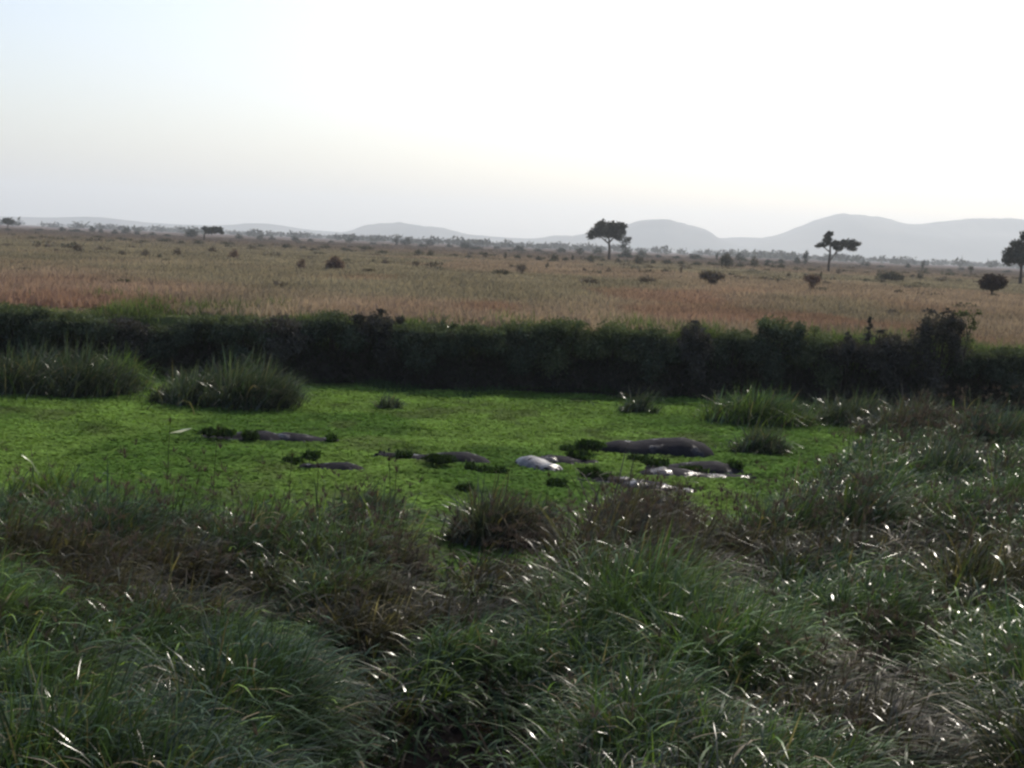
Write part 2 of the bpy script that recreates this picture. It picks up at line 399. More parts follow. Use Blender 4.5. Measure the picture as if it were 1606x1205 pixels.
def reed_patch(n_cl, y0, y1, per, wmul, hmul=1.0):
    cx, cy = sample_bed(n_cl, y0, y1)
    hol = hollow(cx, cy); keep = rng.random(len(cx)) < np.clip(hol ** 2 * 1.3, 0.04, 1); cx, cy, hol = cx[keep], cy[keep], hol[keep]
    rad = rng.uniform(0.12, 0.36, len(cx))
    hf = fbm(cx * 0.55, cy * 0.4, 91, 3); j, td = tussock(cx, cy); dome = np.clip(1.15 - 0.85 * td ** 2, 0.22, 1.0)
    kp = rng.random(len(cx)) < 0.25 + 0.9 * dome; cx, cy, hol, rad, hf, j, td, dome = [q[kp] for q in (cx, cy, hol, rad, hf, j, td, dome)]
    h = (0.75 + 0.5 * sstep(0.25, 0.75, hf)) * TH[j] * dome * rng.uniform(0.8, 1.15, len(cx)) * (0.30 + 0.70 * hol) * hmul * (1 + 0.06 * (1 - sstep(15, 19, cy)))
    k, x, y, a, rr = clump_roots(rng, cx, cy, per, rad)
    n = len(k); L = h[k] * rng.uniform(0.38, 1.15, n)
    ld = np.where(rng.random(n) < 0.58, WIND + rng.normal(0, 0.6, n), a)
    lean = np.clip(rng.normal(0.19, 0.11, n) + 0.15 * rr, 0.02, 0.7); droop = np.clip(rng.normal(0.44, 0.28, n), 0.0, 1.1)
    wd = rng.uniform(0.008, 0.025, n) * wmul
    z = ground_z(x, y) - 0.03
    cc = reed_colour(rng, cx, cy, TC[j])[k] * rng.uniform(0.6, 1.4, (n, 1))
    st = rng.random(n) < 0.03; cc[st] = STRAW * rng.uniform(0.5, 1.2, (st.sum(), 1))
    tip = np.where((rng.random(n) < 0.35)[:, None], cc * 0.7 + STRAW * 0.15, cc)
    A = blades(rng, np.stack([x, y, z], 1), L, wd, ld, lean, droop, cc, seg=5, tipcol=tip, flat=1.2, twist=3.0)
    q = np.where(rng.random(n) < 0.26)[0]; s = rng.uniform(0.55, 0.95, len(q)); hs = L[q] * (lean[q] * s + droop[q] * s ** 2 * 0.8); vs = L[q] * ((1 - 0.45 * lean[q]) * s - droop[q] * s ** 3 * 0.62)
    rt = np.stack([x[q] + np.cos(ld[q]) * hs, y[q] + np.sin(ld[q]) * hs, z[q] + vs], 1)
    Bv = blades(rng, rt, rng.uniform(0.10, 0.32, len(q)), rng.uniform(0.014, 0.030, len(q)) * wmul, WIND + rng.normal(0, 0.7, len(q)), rng.uniform(0.5, 1.1, len(q)), rng.uniform(0.3, 1.2, len(q)), cc[q] * 1.3, seg=3, flat=0.6, twist=1.5)
    nv = len(A[0]); return np.concatenate([A[0], Bv[0]]), np.concatenate([A[1], Bv[1] + nv]), np.concatenate([A[2], Bv[2] + nv]), np.concatenate([A[3], Bv[3]])
mb = MB()
for args in ((2100, 9.3, 13, 66, 1.1), (2800, 13, 18, 52, 1.2), (2700, 18, 27, 32, 1.45), (1900, 27, 44, 26, 1.9, 0.85)):
    V, Q, T, C = reed_patch(*args); mb.add(V, Q, T, C)
link('reed_bed', mb.mesh('reed_bed'), MAT_REED, label='dense windblown green and brown reeds and sedge filling the near bank', cat='reeds', kind='stuff')

# ---- brown flowering sedge heads among the reeds
def sedge_heads(n_st):
    cx, cy = sample_bed(n_st, 9.5, 42)
    nb = brownness(cx, cy); k = (rng.random(len(cx)) < 0.05 + 0.85 * sstep(0.52, 0.7, nb)) & (rng.random(len(cx)) < hollow(cx, cy)); cx, cy = cx[k], cy[k]; n = len(cx)
    L = rng.uniform(0.9, 1.65, n); z = ground_z(cx, cy) - 0.02; wm = 1 + np.clip((cy - 14) / 20, 0, 1.2)
    lean = rng.uniform(0.0, 0.22, n); ld = rng.uniform(-0.9, 0.6, n)
    col = BROWN * rng.uniform(0.5, 1.1, (n, 1))
    mb = MB()
    V, Q, T, C = blades(rng, np.stack([cx, cy, z], 1), L, 0.008 * wm, ld, lean, np.full(n, 0.05), col, seg=3); mb.add(V, Q, T, C)
    tx = cx + np.cos(ld) * L * (lean + 0.03); ty = cy + np.sin(ld) * L * (lean + 0.03); tz = z + L * (1 - 0.45 * lean - 0.03)
    per = 12; k = np.repeat(np.arange(n), per)
    V, Q, T, C = blades(rng, np.stack([tx, ty, tz - 0.05], 1)[k] + rng.normal(0, 0.006, (n * per, 3)), rng.uniform(0.07, 0.22, n * per), 0.008 * wm[k], rng.uniform(0, 6.28, n * per),
                        rng.uniform(0.2, 0.9, n * per), rng.uniform(0, 0.6, n * per), (BROWN * 1.3 + 0.008)[None] * rng.uniform(0.5, 1.5, (n * per, 1)), seg=2)
    mb.add(V, Q, T, C); return mb
link('sedge_flowers', sedge_heads(6500).mesh('sedge_flowers'), MAT_DRY, label='brown feathery sedge flower heads standing above the near reeds', cat='sedge', kind='stuff')

# ---- low leafy undergrowth under the reeds
def undergrowth(n):
    x, y = sample_bed(n, 9.0, 40); kk = rng.random(len(x)) < hollow(x, y) + 0.35; x, y = x[kk], y[kk]; m = len(x); z = ground_z(x, y)
    dry = rng.random(m) < 0.3
    c = np.where(dry[:, None], BROWN * 0.5, G_DARK * 0.8) * rng.uniform(0.5, 1.5, (m, 1))
    return blades(rng, np.stack([x, y, z], 1), rng.uniform(0.2, 0.55, m), rng.uniform(0.015, 0.04, m) * (1 + y / 40), rng.uniform(0, 6.28, m), rng.uniform(0.2, 0.9, m), rng.uniform(0, 0.9, m), c, seg=3, flat=1.5)
mb = MB(); V, Q, T, C = undergrowth(52000); mb.add(V, Q, T, C)
link('marsh_undergrowth', mb.mesh('marsh_undergrowth'), MAT_BUSH, label='low dark leafy marsh growth under the near reeds', cat='undergrowth', kind='stuff')

# ---- where the hippos lie
hip = [   # photo x, waterline y, heading, pose, height of the back over the water, scale, label
    (1010, 714, 176, 'mid', 0.43, 1.0, 'largest hippo, long dark back rising to a rump at its right end'),
    (1062, 741, 178, 'down', 0.24, 0.95, 'dark hippo back with weed on it just below the largest hippo'),
    (1100, 752, 4, 'up', 0.20, 0.85, 'grey glossy hippo with its head at the right end of the row'),
    (1058, 773, -14, 'down', 0.17, 0.7, 'nearest hippo back showing only a thin shiny ridge at the reeds'),
    (854, 738, -52, 'down', 0.23, 0.52, 'hippo back with the brilliant white wet glint in mid pool'),
    (672, 724, 172, 'up', 0.22, 0.85, 'hippo with head at left and two white glints, left of the white glint'),
    (350, 690, 178, 'down', 0.21, 0.95, 'weed covered hippo back farthest left in the pool'),
    (490, 694, 5, 'mid', 0.19, 0.72, 'small dark hippo back right of the weed covered one at left'),
    (497, 736, 172, 'down', 0.15, 0.62, 'hippo back lying alone nearest on the left side of the pool'),
    (908, 728, 10, 'down', 0.16, 0.7, 'weed covered hippo hump right of the white glint'),
    (935, 757, 168, 'down', 0.13, 0.65, 'dark hippo hump near the reeds left of the glossy row')]
def off_hippos(x, y, k=1.0):
    ok = np.ones(len(x), bool)
    for px, py, rz, pose, h, sc, lab in hip:
        hx, hy = at(px, py, 0); hy += 0.45 * sc; c, s_ = math.cos(R(rz)), math.sin(R(rz)); u = (x - hx) * c + (y - hy) * s_; v = -(x - hx) * s_ + (y - hy) * c
        ok &= ((u + 0.4 * sc) / (1.35 * sc * k)) ** 2 + (v / (0.6 * sc * k)) ** 2 > 1
    return ok

# ---- floating weed over the pool
def weed_carpet():
    n = 90000
    y = rng.uniform(17, 49.5, n * 2); x = rng.uniform(-1, 1, n * 2) * (0.42 * y + 2.5)
    ok = (y > shore_near(x) - 0.3) & (y < shore_far(x) + 0.1); x, y = x[ok], y[ok]
    dn = fbm(x * 0.9, y * 0.55, 55, 3); ok = (rng.random(len(x)) < sstep(0.05, 0.3, dn)) & off_hippos(x, y); x, y = x[ok], y[ok]; n = len(x)
    per = 4; k = np.repeat(np.arange(n), per); m = len(k)
    ang = rng.uniform(0, 6.28, m); r = rng.uniform(0.030, 0.062, n)[k] * (0.8 + y[k] / 60)
    up = rng.uniform(0.03, 0.40, m); wv = 0.55
    zc = rng.uniform(0.0, 0.03, n)[k] + 0.05 * sstep(0.62, 0.8, fbm(x * 0.5, y * 0.5, 58, 2))[k]
    ca, sa = np.cos(ang), np.sin(ang)
    c0 = np.stack([x[k] - sa * r * 0.15, y[k] + ca * r * 0.15, zc], 1); c1 = np.stack([x[k] + sa * r * 0.15, y[k] - ca * r * 0.15, zc], 1)
    t0 = np.stack([x[k] + ca * r + sa * r * wv, y[k] + sa * r - ca * r * wv, zc + r * up], 1); t1 = np.stack([x[k] + ca * r - sa * r * wv, y[k] + sa * r + ca * r * wv, zc + r * up], 1)
    V = np.stack([c0, c1, t0, t1], 1).reshape(-1, 3)
    b = (np.arange(m) * 4)[:, None]; Q = b + np.array([0, 1, 2, 3])
    t = fbm(x * 0.30, y * 0.16, 59, 4); t2 = sstep(0.38, 0.62, t)[:, None]
    c = np.array([0.095, 0.180, 0.032]) * (1 - t2) + np.array([0.170, 0.270, 0.054]) * t2
    br = sstep(0.60, 0.72, fbm(x * 0.6 + 9, y * 0.35, 65, 3))[:, None]; c = c * (1 - 0.6 * br) + np.array([0.10, 0.12, 0.045]) * 0.6 * br
    dk = rng.random(n) < 0.07; c[dk] *= 0.65
    c = (c * rng.uniform(0.9, 1.1, (n, 1)))[k]
    return V, Q, None, np.repeat(c, 4, 0)
mb = MB(); V, Q, T, C = weed_carpet(); mb.add(V, Q, T, C)
n = 9000; y = rng.uniform(18, 48.5, n); x = rng.uniform(-1, 1, n) * (0.42 * y + 2); ok = (y > shore_near(x)) & (y < shore_far(x)) & (rng.random(n) < sstep(0.45, 0.7, fbm(x * 0.4, y * 0.4, 66, 3))); x, y = x[ok], y[ok]; n = len(x)
V, Q, T, C = blades(rng, np.stack([x, y, x * 0], 1), rng.uniform(0.06, 0.24, n), rng.uniform(0.008, 0.02, n) * 1.5, rng.uniform(0, 6.28, n), rng.uniform(0.1, 0.7, n), rng.uniform(0, 0.6, n), np.array([0.09, 0.15, 0.03])[None] * rng.uniform(0.4, 1.5, (n, 1)), seg=2)
mb.add(V, Q, T, C)
link('floating_weed', mb.mesh('floating_weed', smooth=False), MAT_WEED, label='bright green water lettuce and weed carpeting the pool', cat='water weed', kind='stuff')

# ---- single reed clumps standing in the pool and along its edges
GREY_G = np.array([0.066, 0.080, 0.056])
def reed_clump(px, base, wpx, top, label, n, tone=0, wmul=1.6, dep=0.55, seed=0):
    r2 = np.random.default_rng(500 + seed)
    x0, y0 = at(px, base, 0.0); s = ppm(y0); W = wpx / s; H = (base - top) / s
    rx = W * 0.5; ry = rx * dep
    yc = y0 + ry * 0.8
    m = max(6, n // 70)
    a = r2.uniform(0, 6.28, m); r = np.sqrt(r2.random(m))
    tx = np.cos(a) * r * rx * 0.9; ty = np.sin(a) * r * ry; th = r2.uniform(0.5, 1.25, m); tl = r2.normal(0, 0.35, m)
    k = r2.integers(0, m, n); a = r2.uniform(0, 6.28, n); rr = np.where(r2.random(n) < 0.2, r2.gamma(2, 0.25, n), r2.random(n) * 0.28) * min(1, rx / 1.2)
    x = tx[k] + np.cos(a) * rr; y = ty[k] + np.sin(a) * rr
    prof = (0.45 + 0.55 * np.clip(1 - (x / rx) ** 2, 0, 1)) * (0.65 + 0.6 * fbm((x + px) * 0.8, y * 0.8, 12 + seed, 3)) * th[k]
    L = H * 1.12 * prof * r2.uniform(0.5, 1.12, n)
    ld = np.where(r2.random(n) < 0.65, WIND + tl[k] + r2.normal(0, 0.4, n), a)
    tones = [(GREY_G * 0.8, GREY_G * 1.15, G_DARK), (BROWN * 0.8, GREY_G, BROWN), (G_MID, G_YEL, G_DARK)][tone]
    u = fbm((x + px) * 0.9, (y + base) * 0.9, 33, 3); t = sstep(0.35, 0.65, u)[:, None]
    c = (tones[0] * (1 - t) + tones[1] * t); c = np.where((r2.random(n) < 0.25)[:, None], tones[2], c) * r2.uniform(0.55, 1.45, (n, 1))
    c[r2.random(n) < 0.06] = STRAW
    V, Q, T, C = blades(r2, np.stack([x, y, np.zeros(n) - 0.05], 1), L, r2.uniform(0.009, 0.026, n) * wmul, ld, np.clip(r2.normal(0.18, 0.1, n), 0.02, 0.6), np.clip(r2.normal(0.5, 0.3, n), 0, 1.1), c, seg=4, flat=1.2, twist=2.5)
    mb = MB(); mb.add(V, Q, T, C)
    zb = float(max(0.0, ground_z(np.array([x0]), np.array([yc]))[0]))
    link('reed_clump', mb.mesh('reed_clump'), MAT_REED, loc=(x0, yc, zb), label=label, cat='reed clump', group='reed clumps round the pool')
i = 0
for a in [
    (70, 622, 260, 528, 'tall dark green reed clump with pale tips at the far left pool edge', 6500, 0),
    (175, 612, 110, 545, 'yellowish reed clump between the two big dark clumps on the far left side', 2200, 2),
    (345, 641, 255, 556, 'broad grey green reed clump standing in the pool, second from the left edge', 7500, 0),
    (606, 643, 46, 612, 'small lone grey tussock in the weed left of the pool centre', 500, 0),
    (692, 606, 42, 578, 'thin pale tuft against the dark bank left of centre', 260, 0),
    (805, 613, 50, 592, 'low tuft with white tips at the foot of the dark bank', 260, 0),
    (1006, 650, 62, 602, 'pale grassy tussock at the far pool edge above the large hippo', 700, 0),
    (1190, 714, 100, 662, 'dark squat tussock in the weed just right of the largest hippo', 1500, 0),
    (1195, 668, 190, 600, 'wide green reed clump below the bank right of the pool centre', 4500, 2),
    (1330, 668, 150, 610, 'grey green reed clump at the bank foot beside the wide green clump', 2600, 0),
    (1450, 690, 200, 615, 'brownish reed clump under the tallest bank bush', 3600, 1),
    (1572, 722, 150, 640, 'dark reed clump at the right edge below the bank', 3200, 0),
    (560, 836, 130, 748, 'dark green tussock on the near pool edge left of centre', 2600, 0),
    (775, 858, 150, 757, 'brown and black tussock jutting into the pool below the white glint', 3800, 1),
    (838, 850, 70, 770, 'dark spiky tussock joined to the right side of the brown one', 1400, 0),
    (60, 800, 150, 712, 'loose green reed tuft on the near pool edge at far left', 1800, 2),
    (1010, 828, 170, 748, 'brown feathery reed clump on the near pool edge below the row of hippos', 3200, 1),
    (1490, 790, 160, 700, 'dark blue green reed clump at right above the brown reeds', 2600, 0)]:
    reed_clump(*a, seed=i); i += 1

# ---- single tall rush stems in front of the pool
k = 0
_rp = [262, 333, 452, 494, 612, 617, 703, 856, 960, 1130, 1222, 1231, 1310, 1326]
RORD = dict(zip(_rp, ['first', 'second', 'third', 'fourth', 'fifth', 'sixth', 'seventh', 'eighth', 'ninth', 'tenth', 'eleventh', 'twelfth', 'thirteenth', 'fourteenth']))
for px, base, top in [(262, 770, 640), (333, 800, 648), (452, 800, 700), (494, 850, 712), (612, 830, 700), (617, 835, 716), (703, 905, 800), (856, 790, 738), (1130, 830, 760), (1231, 705, 660), (1222, 705, 664), (1310, 850, 745), (1326, 770, 650), (960, 935, 850)]:
    x, y = at(px, base, 0.0); H = (base - top) / ppm(y); z = float(max(0, ground_z(np.array([x]), np.array([y]))[0])); r2 = np.random.default_rng(k + 40)
    mb = MB(); dx = r2.uniform(-0.08, 0.08)
    tube(mb, [(0, 0, 0), (dx * 0.4, 0, H * 0.5), (dx, 0, H * 0.86)], [0.007, 0.006, 0.004], 5, C=BROWN * 0.6)
    m = 26; V, Q, T, C = blades(r2, np.tile([[dx, 0, H * 0.84]], (m, 1)), r2.uniform(0.06, 0.2, m), np.full(m, 0.012), r2.uniform(0, 6.28, m), r2.uniform(0.1, 0.7, m), r2.uniform(0, 0.5, m), BROWN[None] * r2.uniform(0.4, 1.2, (m, 1)), seg=2)
    mb.add(V, Q, T, C)
    link('rush_stem', mb.mesh('rush_stem'), MAT_DRY, loc=(x, y, z), label='thin dark tufted rush stem, ' + RORD[px] + ' from the left before the green pool', cat='rush', group='rush stems before the pool'); k += 1

# ------------------------------------------------------------------ leaf clouds
def leaf_cloud(rng, blobs, n, size, col, jitter=0.35, stretch=1.4, hollow_=0.0):
    """n leaf-clump quads spread through ellipsoids (cx,cy,cz,rx,ry,rz)"""
    B = np.asarray(blobs, float); vol = (B[:, 3] * B[:, 4] * B[:, 5]) ** 0.66; p = vol / vol.sum()
    k = rng.choice(len(B), n, p=p)
    d = rng.normal(size=(n, 3)); d /= np.linalg.norm(d, axis=1)[:, None]
    r = rng.random(n) ** 0.45 * (1 + rng.normal(0, 0.15, n))
    c = B[k, :3] + d * B[k, 3:] * r[:, None]
    u = rng.normal(size=(n, 3)); u /= np.linalg.norm(u, axis=1)[:, None]
    v = np.cross(u, rng.normal(size=(n, 3))); v /= np.linalg.norm(v, axis=1)[:, None]
    s = size * rng.uniform(0.5, 1.4, n)[:, None]
    V = np.stack([c - u * s * stretch, c - v * s * 0.6, c + u * s * stretch, c + v * s * 0.6], 1).reshape(-1, 3)
    b = (np.arange(n) * 4)[:, None]; Q = b + np.array([0, 1, 2, 3])
    tone = (fbm(c[:, 0] * 0.9 / max(size * 6, .2), c[:, 2] * 0.9 / max(size * 6, .2) + c[:, 1], 88, 2))
    cc = np.asarray(col)[None] * (0.6 + 0.8 * tone)[:, None] * rng.uniform(1 - jitter, 1 + jitter, (n, 1))
    return V, Q, np.repeat(cc, 4, 0)

# ---- bushes along the top of the far bank
BG = np.array([0.060, 0.072, 0.050]); BB = np.array([0.066, 0.058, 0.054]); BY = np.array([0.125, 0.140, 0.062])
def bank_bush(px, top, wpx, label, tone='green', seed=0, spires=()):
    r2 = np.random.default_rng(900 + seed)
    y0 = 48.0; x0, _ = at(px, top, 2.0)
    # x on the sight line at distance y0
    d = ray(px, top); t = y0 / d[1]; x0 = d[0] * t; ztop = CAMZ + d[2] * t
    x0 = float(x0); yb = float(shore_far(np.array([x0]))[0]); sc = yb / y0; x0 *= sc; ztop = CAMZ + (ztop - CAMZ) * sc
    W = wpx / ppm(yb); rx = W * 0.62
    zb = 0.35; H = ztop - zb
    bl = [(0, 0.25, H * 0.80, rx * 0.62, 0.9, H * 0.20), (-rx * 0.55, 0.1, H * r2.uniform(.55, .72), rx * 0.5, 0.7, H * 0.2), (rx * 0.55, 0.1, H * r2.uniform(.55, .72), rx * 0.5, 0.7, H * 0.2)]
    if seed % 3 != 1: bl.append((r2.uniform(-.5, .5) * rx, -0.3, H * r2.uniform(.25, .45), rx * 0.5, 0.6, H * 0.28))
    for q in range(7):
        bl.append((r2.uniform(-.9, .9) * rx, r2.uniform(-.4, .6), H * r2.uniform(0.66, 0.93), rx * r2.uniform(.10, .28), .35, H * r2.uniform(.05, .13)))
    for sx, sh in spires: bl += [(sx, 0.1, H + sh * q / 5.0, 0.10, 0.12, sh / 7.0) for q in range(5)]
    bl = [b if k_ < 11 else (b[0] + r2.normal(0, .07), b[1], b[2], b[3] * r2.uniform(.5, 1.7), b[4], b[5] * .7) for k_, b in enumerate(bl)]
    base = {'green': BG, 'brown': BB, 'yellow': BG * 0.5 + BY * 0.5}[tone]
    V, Q, C = leaf_cloud(r2, bl, int(3400 + 2900 * W), 0.040, base)
    hi = V[:, 2] > H * 0.84                                # sunlit rim painted into the crown's leaf colour
    C[hi] = C[hi] * 0.55 + (BY if tone != 'brown' else BB)[None] * r2.uniform(0.4, 1.0, (hi.sum(), 1)) * 0.85
    o = empty('bank_bush', (x0, yb + 0.25, zb), label, 'bush', 'bushes along the top of the far bank')
    mb = MB(); mb.add(V, Q, None, C); link('foliage', mb.mesh('bush_foliage', smooth=False), MAT_BUSH, parent=o)
    mb = MB()
    for q in range(6):
        bx = r2.uniform(-.8, .8) * rx; tube(mb, [(bx * .3, 0.5, 0.2), (bx * .7, .2, H * .5), (bx, 0, H * .85)], [.035, .025, .01], 5)
    for sx, sh in spires: tube(mb, [(sx * .5, .3, H * .4), (sx, .1, H * .9), (sx + .03, .1, H + sh * .9)], [.035, .02, .008], 5)
    link('stems', mb.mesh('bush_stems'), MAT_TWIG, parent=o)
BANK = [(20, 478, 120, 'green', 'leafy dark mat of bush at the left end of the far bank top'),
        (112, 492, 110, 'green', 'low dark bush on the bank behind the left reed clump'),
        (185, 500, 90, 'brown', 'shaded hanging bush on the bank between the left reed clumps'),
        (250, 510, 80, 'green', 'sagging bush with a green rim in the dip of the left bank'),
        (312, 494, 90, 'green', 'rounded hump of green bush on the bank above the broad reed clump'),
        (385, 496, 80, 'green', 'dark bank bush just right of the rounded hump at left'),
        (440, 497, 80, 'brown', 'brown topped bank bush above the left end of the open weed'),
        (520, 489, 90, 'green', 'bank bush with a low green crest left of the middle'),
        (592, 492, 70, 'brown', 'bush with dry brown sprigs on the bank left of centre'),
        (665, 507, 85, 'green', 'flat topped dark bush on the bank, left of the picture centre'),
        (740, 509, 85, 'green', 'flat topped dark bush on the bank at the picture centre'),
        (815, 505, 80, 'green', 'dark bush on the bank just right of the picture centre'),
        (890, 500, 95, 'yellow', 'pale green crested bush on the bank below the umbrella tree'),
        (965, 506, 80, 'yellow', 'yellow green bush on the bank right below the umbrella tree'),
        (1030, 514, 70, 'green', 'low even bush on the bank beyond the largest hippo'),
        (1092, 508, 50, 'brown', 'small round brown bush on the bank beyond the right hippos'),
        (1155, 518, 75, 'green', 'dark bank bush left of the pointed green bush'),
        (1226, 497, 72, 'green', 'pointed green bush rising above the right half of the bank'),
        (1290, 522, 70, 'yellow', 'pale scrubby bush right of the pointed green bush'),
        (1345, 534, 70, 'brown', 'low brown bush in the notch of the right bank'),
        (1400, 524, 60, 'brown', 'spiky brown bush left of the tallest bank bush'),
        (1480, 492, 82, 'brown', 'tallest dark bush on the right part of the bank'),
        (1540, 548, 70, 'green', 'low bush right of the tallest bank bush'),
        (1598, 546, 80, 'green', 'flat dark bush at the right end of the bank')]
for i, (px, top, wpx, tone, lab) in enumerate(BANK):
    sp = {1400: ((-0.75, 0.62), (-0.35, 0.12)), 1480: ((0.25, 0.2), (-0.4, 0.15)), 1092: ((0.0, 0.1),), 1345: ((-0.3, 0.3), (0.45, 0.25)), 592: ((0.1, 0.15),), 1290: ((-.2, .2),)}.get(px, ())
    bank_bush(px, top, wpx, lab, tone, i, sp)
# wispy shrub beside the tallest bush
x0, y0 = at(1520, 560, 1.95); y0 += 0.6
r2 = np.random.default_rng(77)
o = empty('wispy_shrub', (x0, y0, 1.9), 'thin wispy pale shrub leaning beside the tallest bank bush', 'shrub')
mb = MB(); V, Q, C = leaf_cloud(r2, [(0.1, 0, .5, .22, .2, .35), (.25, 0, 1.1, .22, .2, .3), (-.1, 0, 1.45, .3, .2, .12), (.4, 0, 1.5, .16, .1, .12)], 420, 0.04, BY); mb.add(V, Q, None, C)
link('foliage', mb.mesh('wispy_foliage', smooth=False), MAT_BUSH, parent=o)
mb = MB(); tube(mb, [(0, 0, 0), (.12, 0, .7), (.25, 0, 1.3), (.4, 0, 1.55)], [.03, .02, .015, .008], 5); tube(mb, [(.1, 0, .6), (0, 0, 1.2), (-.2, 0, 1.5)], [.02, .012, .006], 5)
link('stem', mb.mesh('wispy_stem'), MAT_TWIG, parent=o)

# ---- hanging roots, creepers and grass on the bank face
def bank_cover():
    mb = MB(); n = 46000
    x = rng.uniform(-24, 24, n); sf = shore_far(x); h = rng.random(n)
    y = sf + 0.05 + h * 0.75 - 0.15; z = ground_z(x, np.maximum(y, sf + 0.02)); z = np.maximum(z, -0.02) + 0.02
    c = np.where((rng.random(n) < 0.5)[:, None], BB * 0.8, BG * 0.75) * rng.uniform(0.5, 1.4, (n, 1))
    V, Q, T, C = blades(rng, np.stack([x, y, z], 1), rng.uniform(0.15, 0.5, n), rng.uniform(0.015, 0.035, n), -math.pi / 2 + rng.normal(0, 0.7, n), rng.uniform(0.4, 1.0, n), rng.uniform(0.5, 1.3, n), c, seg=3)
    mb.add(V, Q, T, C)
    n = 42000; x = rng.uniform(-24, 24, n); y = shore_far(x) + rng.gamma(2.0, 0.75, n) * (1 + 0.8 * sstep(-2, -12, x)) * (0.4 + 1.3 * fbm(x * 0.35, 2.0, 44, 2)) + 0.5; z = ground_z(x, y) - 0.02
    c = (G_MID * 0.6 + BY * 0.7)[None] * rng.uniform(0.5, 1.4, (n, 1))
    V, Q, T, C = blades(rng, np.stack([x, y, z], 1), rng.uniform(0.12, 0.42, n) * (0.35 + 1.9 * sstep(0.4, 0.75, fbm(x * 0.45, y * 0.35, 4, 3))), rng.uniform(0.015, 0.03, n), rng.uniform(0, 6.28, n), rng.uniform(0, 0.5, n), rng.uniform(0, 0.8, n), c, seg=2)
    mb.add(V, Q, T, C)
    return mb
def edge_grass():
    n = 24000; x = rng.uniform(-21, 21, n); y = shore_far(x) + 0.15 - rng.gamma(1.6, 0.28, n) * (0.3 + 2.2 * sstep(0.45, 0.75, fbm(x * 0.5, 1.0, 19, 3))); z = np.zeros(n) - 0.02
    c = (G_DARK * 0.6 + G_MID * 0.6)[None] * rng.uniform(0.5, 1.4, (n, 1))  # dark green of this grass doubles as the bank's shadow on the weed
    return blades(rng, np.stack([x, y, z], 1), rng.uniform(0.08, 0.38, n) * (0.4 + 1.2 * fbm(x * 0.9, 1.5, 23, 3)), rng.uniform(0.012, 0.03, n), rng.uniform(0, 6.28, n), rng.uniform(0, 0.5, n), rng.uniform(0, 0.9, n), c, seg=2)
mb = MB(); V, Q, T, C = edge_grass(); mb.add(V, Q, T, C)
link('pool_edge_grass', mb.mesh('pool_edge_grass'), MAT_WEED, label='short ragged grass growing along the foot of the dark far bank', cat='grass', kind='stuff')
link('bank_grass', bank_cover().mesh('bank_grass'), MAT_WEED, label='dark creepers and green grass hanging over the far bank', cat='grass', kind='stuff')

# ---- dry grass over the plain
def dry_grass():
    n = 120000
    d = np.exp(rng.uniform(math.log(50.0), math.log(800), n)); x = rng.uniform(-1, 1, n) * (0.385 * d + 4)
    ok = d > shore_far(x) + 0.8; x, d = x[ok], d[ok]; n = len(x)
    z = ground_z(x, d) - 0.02
    dn = fbm(x * 0.25, d * 0.1, 24, 3)
    c = plain_col(x, d) * rng.uniform(0.88, 1.14, (n, 1)) * (0.8 + 0.4 * dn)[:, None]
    per = 3; k = np.repeat(np.arange(n), per); m = len(k)
    L = (0.22 + 0.42 * dn)[k] * rng.uniform(0.5, 1.1, m); wv = (0.02 + 0.0011 * d)[k] * rng.uniform(0.6, 1.5, m)
    rt = np.stack([x, d, z], 1)[k]; rt[:, 0] += rng.normal(0, 1, m) * wv * 2; rt[:, 1] += rng.normal(0, 1, m) * 0.1
    return blades(rng, rt, L, wv, rng.uniform(0, 6.28, m), rng.uniform(0, 0.35, m), rng.uniform(0, 0.4, m), c[k] * rng.uniform(0.92, 1.08, (m, 1)), seg=2, flat=1.5)
mb = MB(); V, Q, T, C = dry_grass(); mb.add(V, Q, T, C)
link('dry_grass', mb.mesh('dry_grass'), MAT_DRY, label='dry pinkish brown and olive savanna grass covering the plain', cat='grass', kind='stuff')

# ------------------------------------------------------------------ trees of the plain
TREE_G = np.array([0.045, 0.048, 0.038])
def tree(px, base, blobs, limbs, trunk_r, label, n=1500, leaf=0.22, col=TREE_G, group='single trees on the plain', name='acacia_tree', dist=None):
    """blobs and limbs are given in photo pixels around the trunk's foot: (dx, height, half width, half height)"""
    r2 = np.random.default_rng(int(px) + 7)
    x0, y0 = at(px, base, PLAIN)
    if dist: y0b = dist; x0 *= y0b / y0; y0 = y0b
    s = ppm(y0); zg = float(ground_z(np.array([x0]), np.array([y0]))[0])
    o = empty(name, (x0, y0, zg), label, 'tree', group)
    B = [(a / s, r2.uniform(-.5, .5) * c_ / s, h / s, c_ / s, max(c_, 8) / s * 0.9, e / s) for a, h, c_, e in blobs]
    V, Q, C = leaf_cloud(r2, B, n, leaf, col, jitter=0.4); mb = MB(); mb.add(V, Q, None, C)
    link('crown', mb.mesh('tree_crown', smooth=False), MAT_BUSH, parent=o)
    mb = MB()
    for j, pts in enumerate(limbs):
        rr = trunk_r if j == 0 else trunk_r * 0.5
        P = [(a / s, r2.uniform(-.1, .1) * (j > 0), h / s) for a, h in pts]; P = [(0, 0, -0.3)] + P if j == 0 else P
        tube(mb, P, np.linspace(rr, rr * 0.35, len(P)), 7)
    link('trunk', mb.mesh('tree_trunk'), MAT_BARK, parent=o)
